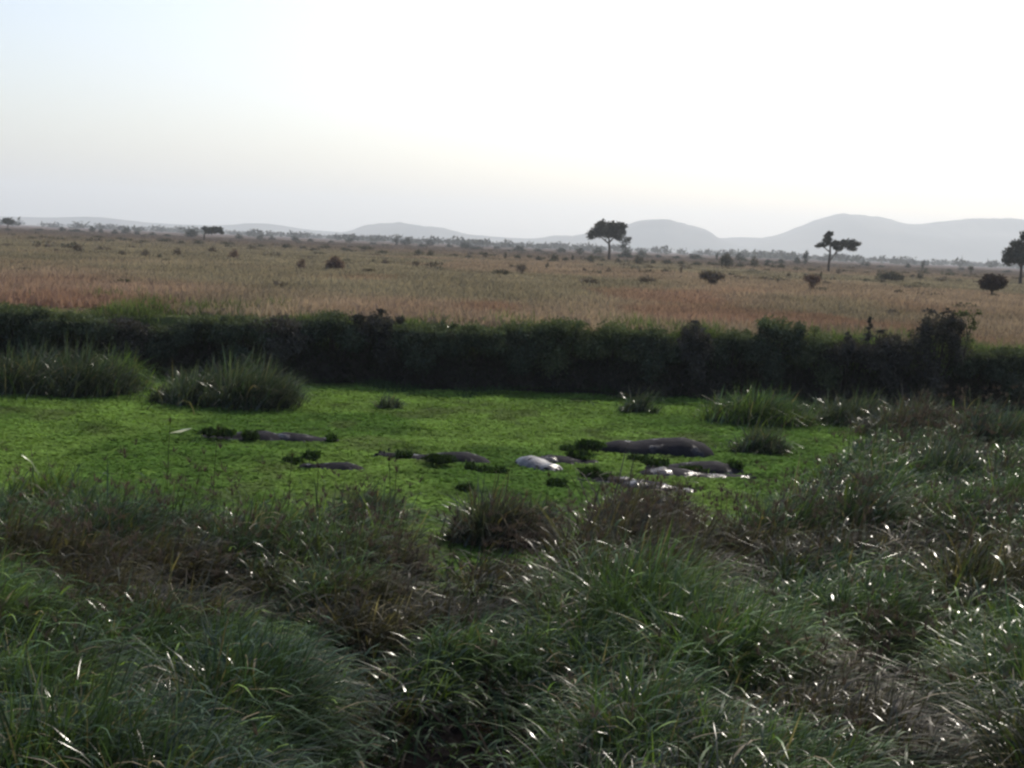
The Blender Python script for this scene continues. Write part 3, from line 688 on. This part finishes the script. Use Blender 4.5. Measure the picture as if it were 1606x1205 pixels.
tree(955, 409, [(-22, 42, 14, 8), (-30, 36, 7, 5), (-12, 52, 15, 8), (5, 52, 16, 9), (18, 54, 9, 6), (8, 42, 14, 8), (-5, 44, 16, 9), (-14, 58, 5, 2.5), (20, 46, 5, 5), (-12, 63, 1.5, 1), (13, 35, 7, 4)],
     [[(0, 12), (-1, 28), (-2, 40)], [(-1, 26), (-12, 34), (-22, 42)], [(-1, 28), (8, 38), (16, 48)], [(-1, 30), (-4, 48), (-12, 60)]], 0.42,
     'tall dark umbrella tree with a wide flat crown right of centre', n=4200, leaf=0.24)
tree(980, 408, [(0, 26, 9, 7), (5, 30, 5, 3), (-4, 18, 5, 4), (2, 8, 8, 8), (-3, 2, 11, 5), (4, 2, 10, 4)], [[(0, 12), (1, 22)]], 0.25,
     'slim two tiered tree just right of the tall umbrella tree', n=1300, leaf=0.24, dist=480)
tree(1299, 428, [(-6, 55, 6, 7), (-2, 60, 5, 4), (-12, 42, 9, 4), (-4, 48, 8, 5), (8, 44, 8, 7), (20, 46, 9, 6), (33, 45, 11, 8), (42, 46, 6, 4), (-18, 40, 5, 2), (36, 38, 7, 3), (14, 38, 8, 4)],
     [[(0, 14), (1, 30), (0, 46), (-2, 58)], [(0, 15), (6, 26), (14, 34), (28, 42)], [(0, 32), (-8, 38), (-14, 42)], [(8, 28), (12, 38), (14, 44)]], 0.28,
     'open crowned tree with a forked trunk and two uneven crowns before the big hill', n=2300, leaf=0.2)
tree(1600, 446, [(-14, 46, 16, 12), (6, 50, 22, 14), (-22, 36, 10, 8), (-8, 62, 12, 8), (2, 74, 7, 8), (14, 62, 14, 10), (-2, 40, 22, 9), (30, 50, 16, 12)],
     [[(0, 14), (0, 34), (2, 60)], [(0, 26), (-12, 38)], [(0, 28), (18, 46)]], 0.30, 'dense dark tree cut off by the right edge of the view', n=4200, leaf=0.22)
tree(12, 357, [(0, 13, 9, 4.5), (-3, 15, 6, 3), (4, 12, 6, 3.5)], [[(0, 4), (0, 10)]], 0.35, 'small round topped tree on the skyline at far left', n=700, leaf=0.4, dist=620)
tree(320, 377, [(15, 17, 12, 6), (8, 15, 9, 4), (24, 17, 6, 5), (2, 19, 5, 3), (28, 13, 3, 3)], [[(0, 7), (1, 12), (5, 17)], [(0.5, 10), (12, 14), (20, 17)]], 0.3,
     'leaning flat crowned tree above the plain at left', n=1200, leaf=0.3, dist=450)
tree(1555, 466, [(0, 26, 19, 9), (-12, 22, 10, 7), (12, 22, 10, 8), (0, 16, 18, 6), (-4, 32, 9, 4)], [[(0, 8), (0, 18)], [(0, 8), (-8, 22)], [(0, 8), (8, 22)]], 0.12,
     'low round reddish brown tree on the plain near the right edge', n=2200, leaf=0.10, col=np.array([0.05, 0.032, 0.03]), name='round_tree')

# ---- bushes and far trees
BROWNB = np.array([0.21, 0.165, 0.14]); DARKB = np.array([0.11, 0.10, 0.083]); FARB = np.array([0.055, 0.058, 0.05]); REDB = np.array([0.22, 0.145, 0.125])
_seen = {}
def plain_bush(px, base, wpx, hpx, tone, label, group, shape='round'):
    r2 = np.random.default_rng(int(px * 3 + base))
    drop = max(base - hor(px), 3.2); y0 = min((CAMZ - PLAIN) * F / drop, 1900.0)
    d = ray(px, base); x0 = float(d[0] / d[1] * y0); s = ppm(y0); W = wpx / s * 0.5; H = hpx / s
    zg = float(ground_z(np.array([x0]), np.array([y0]))[0])
    col = {'brown': BROWNB, 'dark': DARKB, 'far': FARB, 'red': REDB}[tone]
    if shape == 'low': bl = [(-W * .5, 0, H * .45, W * .55, W * .5, H * .5), (W * .5, 0, H * .4, W * .55, W * .5, H * .45), (0, 0, H * .5, W * .6, W * .6, H * .5)]
    elif shape == 'vee': bl = [(0, 0, H * .72, W * .75, W * .6, H * .28), (-W * .45, 0, H * .75, W * .5, W * .4, H * .25), (W * .45, 0, H * .7, W * .5, W * .4, H * .26), (0, 0, H * .42, W * .35, W * .3, H * .25)]
    elif shape == 'tree': bl = [(0, 0, H * .72, W * .8, W * .8, H * .27), (-W * .4, 0, H * .6, W * .5, W * .5, H * .2), (W * .45, 0, H * .78, W * .45, W * .5, H * .18)]
    elif shape == 'thin': bl = [(0, 0, H * .35, W * .5, W * .5, H * .32), (W * .2, 0, H * .75, W * .4, W * .4, H * .25), (-W * .3, 0, H * .6, W * .35, W * .4, H * .18)]
    else: bl = [(0, 0, H * .55, W * .7, W * .7, H * .45), (-W * .45, 0, H * .4, W * .5, W * .5, H * .36), (W * .45, 0, H * .42, W * .5, W * .5, H * .38), (r2.uniform(-.4, .4) * W, 0, H * .8, W * .4, W * .4, H * .22)]
    n = int(np.clip(wpx * hpx * 1.7, 140, 1100)); leaf = max(min(W, H) * 0.075, 0.8 / s)
    V, Q, C = leaf_cloud(r2, bl, n, leaf, col, jitter=0.4)
    mb = MB()
    o = empty({'tree': 'savanna_tree', 'thin': 'savanna_tree'}.get(shape, 'savanna_bush'), (x0, y0, zg), label, 'tree' if shape in ('tree', 'thin') else 'bush', group)
    mb.add(V, Q, None, C); link('foliage', mb.mesh('bush_foliage', smooth=False), MAT_BUSH, parent=o)
    mb = MB(); t = max(W * .05, .02)
    for q in range(1 if shape in ('tree', 'thin') else 4):
        bx = r2.uniform(-.5, .5) * W if shape not in ('tree', 'thin') else 0
        tube(mb, [(bx * .1, 0, -.1), (bx * .5, 0, H * .35), (bx, 0, H * .7)], [t, t * .7, t * .3], 5)
    link('trunk' if shape in ('tree', 'thin') else 'stems', mb.mesh('bush_stems'), MAT_TWIG, parent=o)

NEAR = [  # px, base y, width, height, tone, shape, label
    (122, 396, 22, 14, 'brown', 'round', 'grey brown bush on the left plain, larger than its neighbours'),
    (163, 394, 32, 9, 'brown', 'low', 'long low brown thicket just right of the left plain bush'),
    (88, 397, 12, 8, 'brown', 'round', 'small brown bush left of the larger left plain bush'),
    (228, 404, 17, 14, 'brown', 'round', 'upright brown bush below the skyline shrubs, left quarter'),
    (192, 402, 14, 10, 'brown', 'round', 'faint brown bush left of the upright one, left quarter'),
    (278, 402, 16, 14, 'brown', 'round', 'greenish brown bush directly below the leaning tree'),
    (263, 412, 20, 7, 'dark', 'low', 'flat dark green bush lowest of the group below the leaning tree'),
    (250, 406, 8, 9, 'dark', 'round', 'tiny dark bush at the left of the group below the leaning tree'),
    (333, 398, 18, 12, 'brown', 'round', 'pale brown bush right below the leaning tree'),
    (366, 407, 20, 17, 'red', 'round', 'reddish brown bush right of the leaning tree'),
    (235, 451, 18, 10, 'red', 'low', 'low brown tuft bush in the near left grass'),
    (200, 456, 24, 12, 'red', 'low', 'lowest brown tuft bush in the near left grass'),
    (472, 423, 18, 18, 'red', 'round', 'narrow reddish bush left of the broad red bush'),
    (525, 425, 36, 24, 'red', 'round', 'broad reddish bush, biggest on the left half of the plain'),
    (500, 401, 28, 7, 'dark', 'low', 'flat dark bush behind the broad red bush'),
    (585, 415, 9, 9, 'dark', 'thin', 'slender greenish sapling right of the broad red bush'),
    (605, 417, 17, 11, 'brown', 'round', 'brown bush beside the slender sapling'),
    (653, 421, 15, 13, 'brown', 'vee', 'v shaped brown bush left of the picture centre'),
    (787, 434, 32, 13, 'dark', 'low', 'long dark low bush just left of the picture centre line'),
    (817, 434, 20, 21, 'brown', 'vee', 'leaning brown bush touching the long dark low bush'),
    (858, 421, 7, 9, 'dark', 'round', 'small dark upright bush left of the umbrella tree'),
    (917, 427, 9, 8, 'brown', 'round', 'small brown bush below left of the umbrella tree'),
    (955, 429, 12, 11, 'brown', 'round', 'small brown bush at the foot of the umbrella tree'),
    (925, 448, 34, 13, 'brown', 'low', 'broad brown bush in front of the umbrella tree'),
    (1015, 446, 34, 14, 'brown', 'low', 'faint broad bush right of the one before the umbrella tree'),
    (1068, 430, 8, 13, 'brown', 'thin', 'thin upright bush midway between the two large open trees'),
    (1116, 452, 46, 26, 'brown', 'vee', 'broad hazy brown bush below the gap between the hills'),
    (1138, 421, 26, 24, 'dark', 'round', 'tall dark bush with a pointed top right of centre'),
    (1118, 418, 26, 8, 'dark', 'low', 'low dark bush against the left of the tall pointed bush'),
    (1183, 421, 16, 18, 'dark', 'round', 'dark bush with a raised left side below the hill saddle'),
    (1201, 419, 10, 9, 'dark', 'round', 'small dark bush right of the one below the hill saddle'),
    (1225, 423, 14, 11, 'dark', 'round', 'dark rounded bush left of the fork trunked tree'),
    (1237, 434, 10, 7, 'brown', 'round', 'small brown bush in the grass left of the fork trunked tree'),
    (1273, 458, 32, 28, 'red', 'vee', 'funnel shaped reddish bush below left of the fork trunked tree'),
    (1287, 441, 5, 17, 'dark', 'thin', 'thin dark sapling right of the funnel shaped bush'),
    (1315, 431, 12, 11, 'brown', 'round', 'small bush right of the foot of the fork trunked tree'),
    (1396, 441, 44, 16, 'dark', 'low', 'long flat topped dark bush between the two right trees'),
    (1443, 439, 12, 12, 'dark', 'round', 'small dark bush right of the long flat topped bush'),
    (1476, 442, 22, 8, 'brown', 'low', 'low brown bush left of the y shaped shrub'),
    (1488, 427, 11, 6, 'dark', 'low', 'tiny dark bush on the skyline left of the y shaped shrub'),
    (1522, 431, 12, 14, 'dark', 'vee', 'y shaped shrub on the skyline left of the round reddish tree'),
    (1500, 483, 28, 9, 'red', 'low', 'low red brown bush in the near grass at right'),
    (1283, 472, 48, 7, 'dark', 'low', 'strip of dark scrub in the grass below the funnel shaped bush'),
    (1130, 466, 30, 6, 'dark', 'low', 'strip of scrub in the grass below the hill gap')]
for px, b, wv, hv, tone, shp, lab in NEAR:
    plain_bush(px, b, wv, hv, tone, lab, 'bushes scattered over the plain', shp)
# the dark band of shrubs and the hazy tree line: alike within each stretch
BAND = [('along the skyline in the left third', 'dark', 'low',
         [(50, 375, 20, 5), (155, 374, 22, 5), (188, 377, 14, 5), (225, 382, 18, 6), (258, 380, 30, 7), (284, 383, 12, 7), (312, 384, 22, 9), (356, 385, 28, 7), (120, 374, 14, 4), (20, 370, 16, 4), (410, 388, 14, 6)]),
        ('on the plain left of the umbrella tree', 'dark', 'round',
         [(450, 390, 20, 9), (475, 391, 14, 6), (508, 391, 22, 7), (575, 393, 28, 8), (600, 400, 22, 8), (657, 400, 20, 9), (675, 402, 14, 10), (712, 403, 22, 5), (762, 405, 12, 10), (792, 407, 7, 12), (812, 407, 14, 8), (832, 406, 16, 6), (540, 393, 14, 5), (735, 405, 14, 5)]),
        ('on the plain around the umbrella tree', 'dark', 'round',
         [(846, 410, 14, 9), (870, 411, 15, 14), (886, 411, 12, 9), (898, 410, 6, 11), (927, 413, 14, 14), (945, 411, 14, 5), (1001, 416, 18, 15), (1024, 415, 10, 8), (1045, 416, 20, 9), (1068, 416, 18, 7), (1092, 418, 22, 8), (968, 412, 10, 8), (1160, 421, 18, 8), (1213, 421, 12, 6)]),
        ('around the fork trunked tree', 'dark', 'low',
         [(1337, 428, 10, 4), (1250, 425, 16, 6), (1272, 426, 16, 6), (1360, 430, 16, 4), (1420, 430, 14, 4), (1560, 436, 20, 5), (1455, 431, 12, 4)])]
ORD = ['first', 'second', 'third', 'fourth', 'fifth', 'sixth', 'seventh', 'eighth', 'ninth', 'tenth', 'eleventh', 'twelfth', 'thirteenth', 'fourteenth', 'fifteenth', 'sixteenth']
for lab, tone, shp, lst in BAND:
    for q, (px, b, wv, hv) in enumerate(sorted(lst)): plain_bush(px, b, wv, hv, tone, ORD[q] + ' from the left of the dark shrubs ' + lab, 'dark shrubs ' + lab, shp)
FAR = [('left of the leaning tree', [(98, 364, 14, 8), (118, 365, 30, 6), (145, 365, 14, 10), (158, 366, 10, 7), (180, 368, 12, 8), (198, 367, 18, 10), (215, 369, 12, 7), (238, 370, 14, 6), (300, 373, 24, 14), (60, 362, 16, 4), (262, 371, 14, 4)]),
       ('between leaning tree and picture centre',
        [(375, 376, 16, 10), (408, 376, 14, 8), (427, 377, 12, 7), (463, 379, 14, 9), (487, 380, 12, 6), (548, 381, 16, 8), (622, 385, 12, 14), (636, 386, 20, 14), (663, 388, 18, 6), (674, 387, 14, 12), (705, 389, 14, 6), (730, 391, 24, 10), (747, 392, 24, 6), (780, 391, 16, 5), (585, 384, 14, 4), (520, 381, 14, 4)]),
       ('behind the umbrella tree', [(813, 395, 20, 10), (845, 396, 20, 6), (880, 397, 22, 8), (909, 400, 16, 12), (937, 400, 20, 12), (1006, 403, 18, 10), (1032, 405, 12, 6), (1090, 408, 26, 10), (1060, 407, 16, 6)]),
       ('right of the hill saddle', [(1160, 411, 20, 14), (1124, 409, 8, 12), (1135, 411, 14, 10), (1225, 414, 14, 8), (1250, 415, 14, 12), (1263, 416, 14, 24), (1357, 418, 20, 8), (1382, 420, 16, 4), (1424, 421, 12, 8), (1447, 424, 9, 15), (1508, 424, 14, 5), (1580, 428, 16, 5), (1205, 413, 16, 6)])]
for lab, lst in FAR:
    for q, (px, b, wv, hv) in enumerate(sorted(lst)): plain_bush(px, b, wv, hv, 'far', ORD[q] + ' from the left of the hazy trees ' + lab, 'hazy blue grey trees ' + lab, 'thin' if hv > wv else 'round')

# low scrub over the plain, too many small dark tufts to count
r2 = np.random.default_rng(31); n = 420; d = np.exp(r2.uniform(math.log(70), math.log(620), n)); x = r2.uniform(-1, 1, n) * (0.39 * d)
ok = r2.random(n) < 0.15 + 0.85 * sstep(0.45, 0.6, fbm(x / 30, d / 45, 16, 2)) * sstep(60, 170, d); x, d = x[ok], d[ok]; n = len(x)
wv = r2.uniform(0.3, 1.0, n) * (0.7 + d / 260); B = np.stack([x, d, ground_z(x, d) + 0.15, wv, wv * .8, wv * r2.uniform(.25, .5, n)], 1)
mb = MB()
for q in range(n):
    V, Q, C = leaf_cloud(r2, [B[q]], 70, 0.05 + 0.0006 * d[q], BROWNB * 0.7 if r2.random() < .6 else DARKB, jitter=0.4); mb.add(V, Q, None, C)
link('low_scrub', mb.mesh('low_scrub', smooth=False), MAT_BUSH, label='low brown and dark scrub tufts scattered through the dry grass of the plain', cat='scrub', kind='stuff')

# far-off woodland under the hills, one hazy mass
r2 = np.random.default_rng(12); n = 900; d = r2.uniform(1150, 3800, n); x = r2.uniform(-1, 1, n) * 0.42 * d
ok = r2.random(n) < 0.25 + 0.75 * sstep(0.4, 0.6, fbm(x / 260, d / 500, 15, 2)); x, d = x[ok], d[ok]; n = len(x)
B = np.stack([x, d, PLAIN + r2.uniform(1.5, 4, n), r2.uniform(4, 13, n), r2.uniform(4, 9, n), r2.uniform(2.5, 5.0, n)], 1)
mb = MB(); V, Q, C = leaf_cloud(r2, B, n * 55, 1.5, FARB, jitter=0.3); mb.add(V, Q, None, C)
link('far_woodland', mb.mesh('far_woodland', smooth=False), MAT_BUSH, label='hazy blue grey belt of far-off trees at the foot of the hills', cat='woodland', kind='stuff')

# ------------------------------------------------------------------ hippos
def hippo_mat(name, lim, rw, sw):
    m, N, L = node_mat(name)
    out = N.new('ShaderNodeOutputMaterial'); p = N.new('ShaderNodeBsdfPrincipled')
    tc = N.new('ShaderNodeTexCoord'); n = N.new('ShaderNodeTexNoise'); n.inputs['Scale'].default_value = 3; n.inputs['Detail'].default_value = 5
    L.new(tc.outputs['Object'], n.inputs['Vector'])
    cr = N.new('ShaderNodeValToRGB'); cr.color_ramp.elements[0].position = 0.35; cr.color_ramp.elements[1].position = 0.7
    cr.color_ramp.elements[0].color = (0.012, 0.011, 0.015, 1); cr.color_ramp.elements[1].color = (0.024, 0.022, 0.027, 1)
    L.new(n.outputs['Fac'], cr.inputs[0]); L.new(cr.outputs[0], p.inputs['Base Color'])
    nw = N.new('ShaderNodeTexNoise'); nw.inputs['Scale'].default_value = 1.7; nw.inputs['Detail'].default_value = 4; L.new(tc.outputs['Object'], nw.inputs['Vector'])
    for sock, dry, wet in (('Roughness', 0.75, rw), ('Specular IOR Level', 0.03, sw)):
        rr = N.new('ShaderNodeMapRange'); rr.inputs[1].default_value = lim; rr.inputs[2].default_value = lim + 0.05; rr.inputs[3].default_value = dry; rr.inputs[4].default_value = wet
        L.new(nw.outputs['Fac'], rr.inputs[0]); L.new(rr.outputs[0], p.inputs[sock])
    n2 = N.new('ShaderNodeTexNoise'); n2.inputs['Scale'].default_value = 9; n2.inputs['Detail'].default_value = 5
    L.new(tc.outputs['Object'], n2.inputs['Vector'])
    b = N.new('ShaderNodeBump'); b.inputs['Strength'].default_value = 0.45; b.inputs['Distance'].default_value = 0.04
    L.new(n2.outputs['Fac'], b.inputs['Height']); L.new(b.outputs[0], p.inputs['Normal'])
    L.new(p.outputs[0], out.inputs[0]); return m
MAT_HIPPO = hippo_mat('drying_hippo_skin', 0.575, 0.2, 0.4); MAT_WET = hippo_mat('dripping_wet_hippo_skin', 0.40, 0.30, 1.0); MAT_DAMP = hippo_mat('damp_hippo_skin', 0.53, 0.2, 0.5)
MAT_EYE = noise_mat('dark_eye', (0.01, 0.007, 0.005), (0.02, 0.012, 0.01), 5, rough=0.1, bump=0, spec=0.6)

def loft(mb, secs, n=22, pw=2.05):
    V = []
    for (x, hw, zt, zb) in secs:
        zc = (zt + zb) / 2; hz = (zt - zb) / 2
        for k in range(n):
            a = 2 * math.pi * k / n; c, s_ = math.cos(a), math.sin(a)
            V.append((x, hw * math.copysign(abs(c) ** (2 / pw), c), zc + hz * math.copysign(abs(s_) ** (2 / pw), s_)))
    m = len(secs); Q = [[i * n + k, (i + 1) * n + k, (i + 1) * n + (k + 1) % n, i * n + (k + 1) % n] for i in range(m - 1) for k in range(n)]
    a0 = len(V); V.append((secs[0][0] - .02, 0, (secs[0][2] + secs[0][3]) / 2)); V.append((secs[-1][0] + .02, 0, (secs[-1][2] + secs[-1][3]) / 2))
    T = [[a0, k, (k + 1) % n] for k in range(n)] + [[a0 + 1, (m - 1) * n + (k + 1) % n, (m - 1) * n + k] for k in range(n)]
    mb.add(V, Q, T)
def ball(mb, c, r, rot=None, n=12):
    V = []; 
    for i in range(1, n):
        t = math.pi * i / n
        for k in range(n):
            a = 2 * math.pi * k / n; V.append((math.sin(t) * math.cos(a), math.sin(t) * math.sin(a), math.cos(t)))
    V = np.array(V + [(0, 0, 1), (0, 0, -1)]) * np.array(r)
    if rot is not None: V = V @ np.array(Matrix.Rotation(rot, 3, 'X')).T
    V = V + np.array(c); Q = [[(i) * n + k, (i + 1) * n + k, (i + 1) * n + (k + 1) % n, i * n + (k + 1) % n] for i in range(n - 2) for k in range(n)]
    t0 = (n - 1) * n; T = [[t0, k, (k + 1) % n] for k in range(n)] + [[t0 + 1, (n - 2) * n + (k + 1) % n, (n - 2) * n + k] for k in range(n)]
    mb.add(V, Q, T)
def hippo_mesh(head):
    """head: height offset of the head against the back (m)"""
    mb = MB(); h = head
    loft(mb, [(-1.80, .10, .98, .78), (-1.72, .34, 1.14, .5), (-1.5, .56, 1.30, .38), (-1.0, .66, 1.42, .30), (-.4, .74, 1.37, .26), (.2, .73, 1.26, .28), (.6, .62, 1.27, .38),
              (.9, .46, 1.26 + h * .4, .5 + h * .3), (1.1, .38, 1.25 + h * .8, .56 + h * .7), (1.32, .35, 1.24 + h, .60 + h), (1.55, .27, 1.12 + h, .64 + h), (1.8, .27, 1.04 + h, .60 + h), (2.0, .33, 1.03 + h, .55 + h),
              (2.16, .31, .98 + h, .56 + h), (2.26, .16, .90 + h, .62 + h)])
    for s in (-1, 1):
        ball(mb, (1.20, s * .27, 1.29 + h), (.035, .055, .085), rot=-s * .5)     # ears
        ball(mb, (1.42, s * .22, 1.18 + h), (.09, .07, .08))                      # brow over the eye
        ball(mb, (2.10, s * .15, 1.0 + h), (.08, .07, .06))                       # nostril
        for lx in (-1.25, .45):                                                    # legs under water
            V = MB(); loft(V, [(0, .17, .17, -.17), (.35, .15, .15, -.15), (.62, .12, .12, -.12), (.72, .14, .16, -.14)], n=12)
            P = np.concatenate(V.V); P2 = np.stack([P[:, 2] + lx, P[:, 1] + s * .42, .72 - P[:, 0]], 1)
            mb.add(P2, V.Q[0], V.T[0])
    tube(mb, [(-1.74, 0, 1.0), (-1.84, 0, .8), (-1.86, 0, .6)], [.05, .035, .02], 8)
    me = mb.mesh('hippo_raw'); o = bpy.data.objects.new('tmp', me); COL.objects.link(o)
    md = o.modifiers.new('r', 'REMESH'); md.mode = 'VOXEL'; md.voxel_size = 0.035; md.use_smooth_shade = True
    ms = o.modifiers.new('s', 'SMOOTH'); ms.iterations = 5; ms.factor = 0.6
    dg = bpy.context.evaluated_depsgraph_get(); ev = o.evaluated_get(dg)
    out = bpy.data.meshes.new_from_object(ev); out.name = 'hippo_body'
    bpy.data.objects.remove(o); bpy.data.meshes.remove(me)
    out.materials.clear(); out.materials.append(MAT_HIPPO)
    return out
HIP = {'up': hippo_mesh(0.02), 'mid': hippo_mesh(-0.16), 'down': hippo_mesh(-0.5)}
HOFF = {'up': 0.02, 'mid': -0.16, 'down': -0.5}
eye_mb = MB()
ball(eye_mb, (0, 0, 0), (.03, .03, .03), n=8); eye_me = eye_mb.mesh('eye')
def weed_heap(x, y, z, rx, ry, rz, label, seed, n=160):
    r2 = np.random.default_rng(seed)
    V, Q, C = leaf_cloud(r2, [(0, 0, 0, rx, ry, rz), (rx * .5, 0, rz * .4, rx * .4, ry * .6, rz * .8), (-rx * .4, 0, rz * .3, rx * .4, ry * .6, rz * .9)], n, 0.06, np.array([0.03, 0.055, 0.012]), jitter=0.5)
    mb = MB(); mb.add(V, Q, None, C); m = 26
    V, Q, T, C = blades(r2, np.stack([r2.uniform(-1, 1, m) * rx, r2.uniform(-.6, .6, m) * ry, np.zeros(m)], 1), r2.uniform(.1, .28, m), np.full(m, .02), r2.uniform(0, 6.28, m), r2.uniform(.1, .6, m), r2.uniform(0, .6, m), G_DARK[None] * r2.uniform(.6, 1.6, (m, 1)), seg=2)
    mb.add(V, Q, T, C)
    link('weed_heap', mb.mesh('weed_heap', smooth=False), MAT_WEED, loc=(x, y, z), label=label, cat='water weed', group='heaps of weed on and around the hippos')
def hippo(px, py, rz, pose, h, sc, label):
    x, y = at(px, py, 0.0); y += 0.45 * sc; dip = 1.42 * sc - h
    o = link('hippo', HIP[pose], None, loc=(x, y, -dip), label=label, cat='hippo', group='hippos lying in the weedy pool')
    o.rotation_euler = (0, 0, R(rz)); o.scale = (sc, sc, sc)
    if 'shiny' in label or 'glossy' in label or 'white wet' in label: o.material_slots[0].link = 'OBJECT'; o.material_slots[0].material = MAT_WET if 'white wet' in label else MAT_DAMP
    for s in (-1, 1):
        e = link('eye', eye_me, MAT_EYE, parent=o, loc=(1.47, s * .275, 1.17 + HOFF[pose]))
    return x, y
for h in hip: hippo(*h)
sd_ = 0
for px, py, z, wv, hv, lab in [
    (925, 699, .22, 50, 14, 'weed heap draped over the neck of the largest hippo'),
    (900, 704, .05, 50, 6, 'flat weed drifted at the left end of the largest hippo'),
    (1030, 728, .2, 40, 9, 'weed heap on the dark back below the largest hippo'),
    (1085, 738, .1, 40, 6, 'weed lying along the glossy grey hippo'),
    (1152, 733, .12, 26, 16, 'weed piled behind the head of the right hippo'),
    (1000, 719, .03, 36, 6, 'flat dark weed between the largest hippo and the back below it'),
    (634, 713, .08, 26, 8, 'weed heap behind the head of the left glinting hippo'),
    (690, 722, .18, 50, 10, 'weed over the back of the left glinting hippo'),
    (738, 732, .06, 16, 9, 'small dark weed heap left of the long weed strip'),
    (770, 737, .04, 60, 6, 'long dark weed strip between the two glinting hippos'),
    (340, 679, .2, 62, 9, 'thick weed covering the farthest left hippo'),
    (392, 684, .15, 28, 10, 'dark weed at the right shoulder of the farthest left hippo'),
    (520, 688, .1, 14, 8, 'weed at the right end of the small dark hippo back'),
    (488, 718, .25, 26, 9, 'weed on top of the lone near left hippo'),
    (460, 722, .03, 34, 5, 'flat dark weed left of the lone near left hippo'),
    (906, 715, .12, 44, 13, 'dark weed heap on the hump right of the white glint'),
    (925, 742, .12, 34, 11, 'weed heap on the hump near the reeds'),
    (872, 757, .06, 30, 7, 'dark weed heap just above the brown tussock'),
    (730, 765, .03, 26, 5, 'flat dark weed patch below the long weed strip'),
    (950, 748, .05, 24, 5, 'flat weed right of the hump near the reeds')]:
    x, y = at(px, py + z * 62, 0.0); s = ppm(y); y -= 0.15 if z < 0.1 else 0.0
    weed_heap(x, y, z, wv / s / 2, .3, max(hv / s / 2, .05), lab, 60 + sd_, n=int(90 + wv * 5)); sd_ += 1

# a fallen pale leaf on the weed
x, y = at(284, 683, 0.03)
mb = MB(); mb.add([(-.30, 0, .05), (-.1, -.05, .12), (.28, 0, .2), (.05, .06, .16), (0, 0, .08)], None, [[0, 1, 4], [1, 2, 4], [2, 3, 4], [3, 0, 4]], C=(.75, .75, .7))
link('pale_leaf', mb.mesh('pale_leaf'), MAT_DRY, loc=(x, y, .02), label='small white dry leaf blade lying slanted on the weed at left', cat='leaf')

# ------------------------------------------------------------------ haze
hm, N, L = node_mat('pale_haze')
out = N.new('ShaderNodeOutputMaterial'); v = N.new('ShaderNodeVolumePrincipled')
v.inputs['Color'].default_value = (0.88, 0.95, 1.0, 1); v.inputs['Density'].default_value = 0.00018; v.inputs['Anisotropy'].default_value = 0.3
L.new(v.outputs[0], out.inputs['Volume'])
x0, x1, yy0, yy1, z0, z1 = -7000, 7000, -70, 12000, -1.6, 340
Vb = [(x0, yy0, z0), (x1, yy0, z0), (x1, yy1, z0), (x0, yy1, z0), (x0, yy0, z1), (x1, yy0, z1), (x1, yy1, z1), (x0, yy1, z1)]
link('haze', make_mesh('haze', Vb, [[0, 3, 2, 1], [4, 5, 6, 7], [0, 1, 5, 4], [1, 2, 6, 5], [2, 3, 7, 6], [3, 0, 4, 7]], smooth=False), hm,
     label='pale blue grey dry season haze over the plain and hills', cat='haze', kind='stuff')
print('verts', sum(len(m.vertices) for m in bpy.data.meshes), 'objs', len(bpy.data.objects))
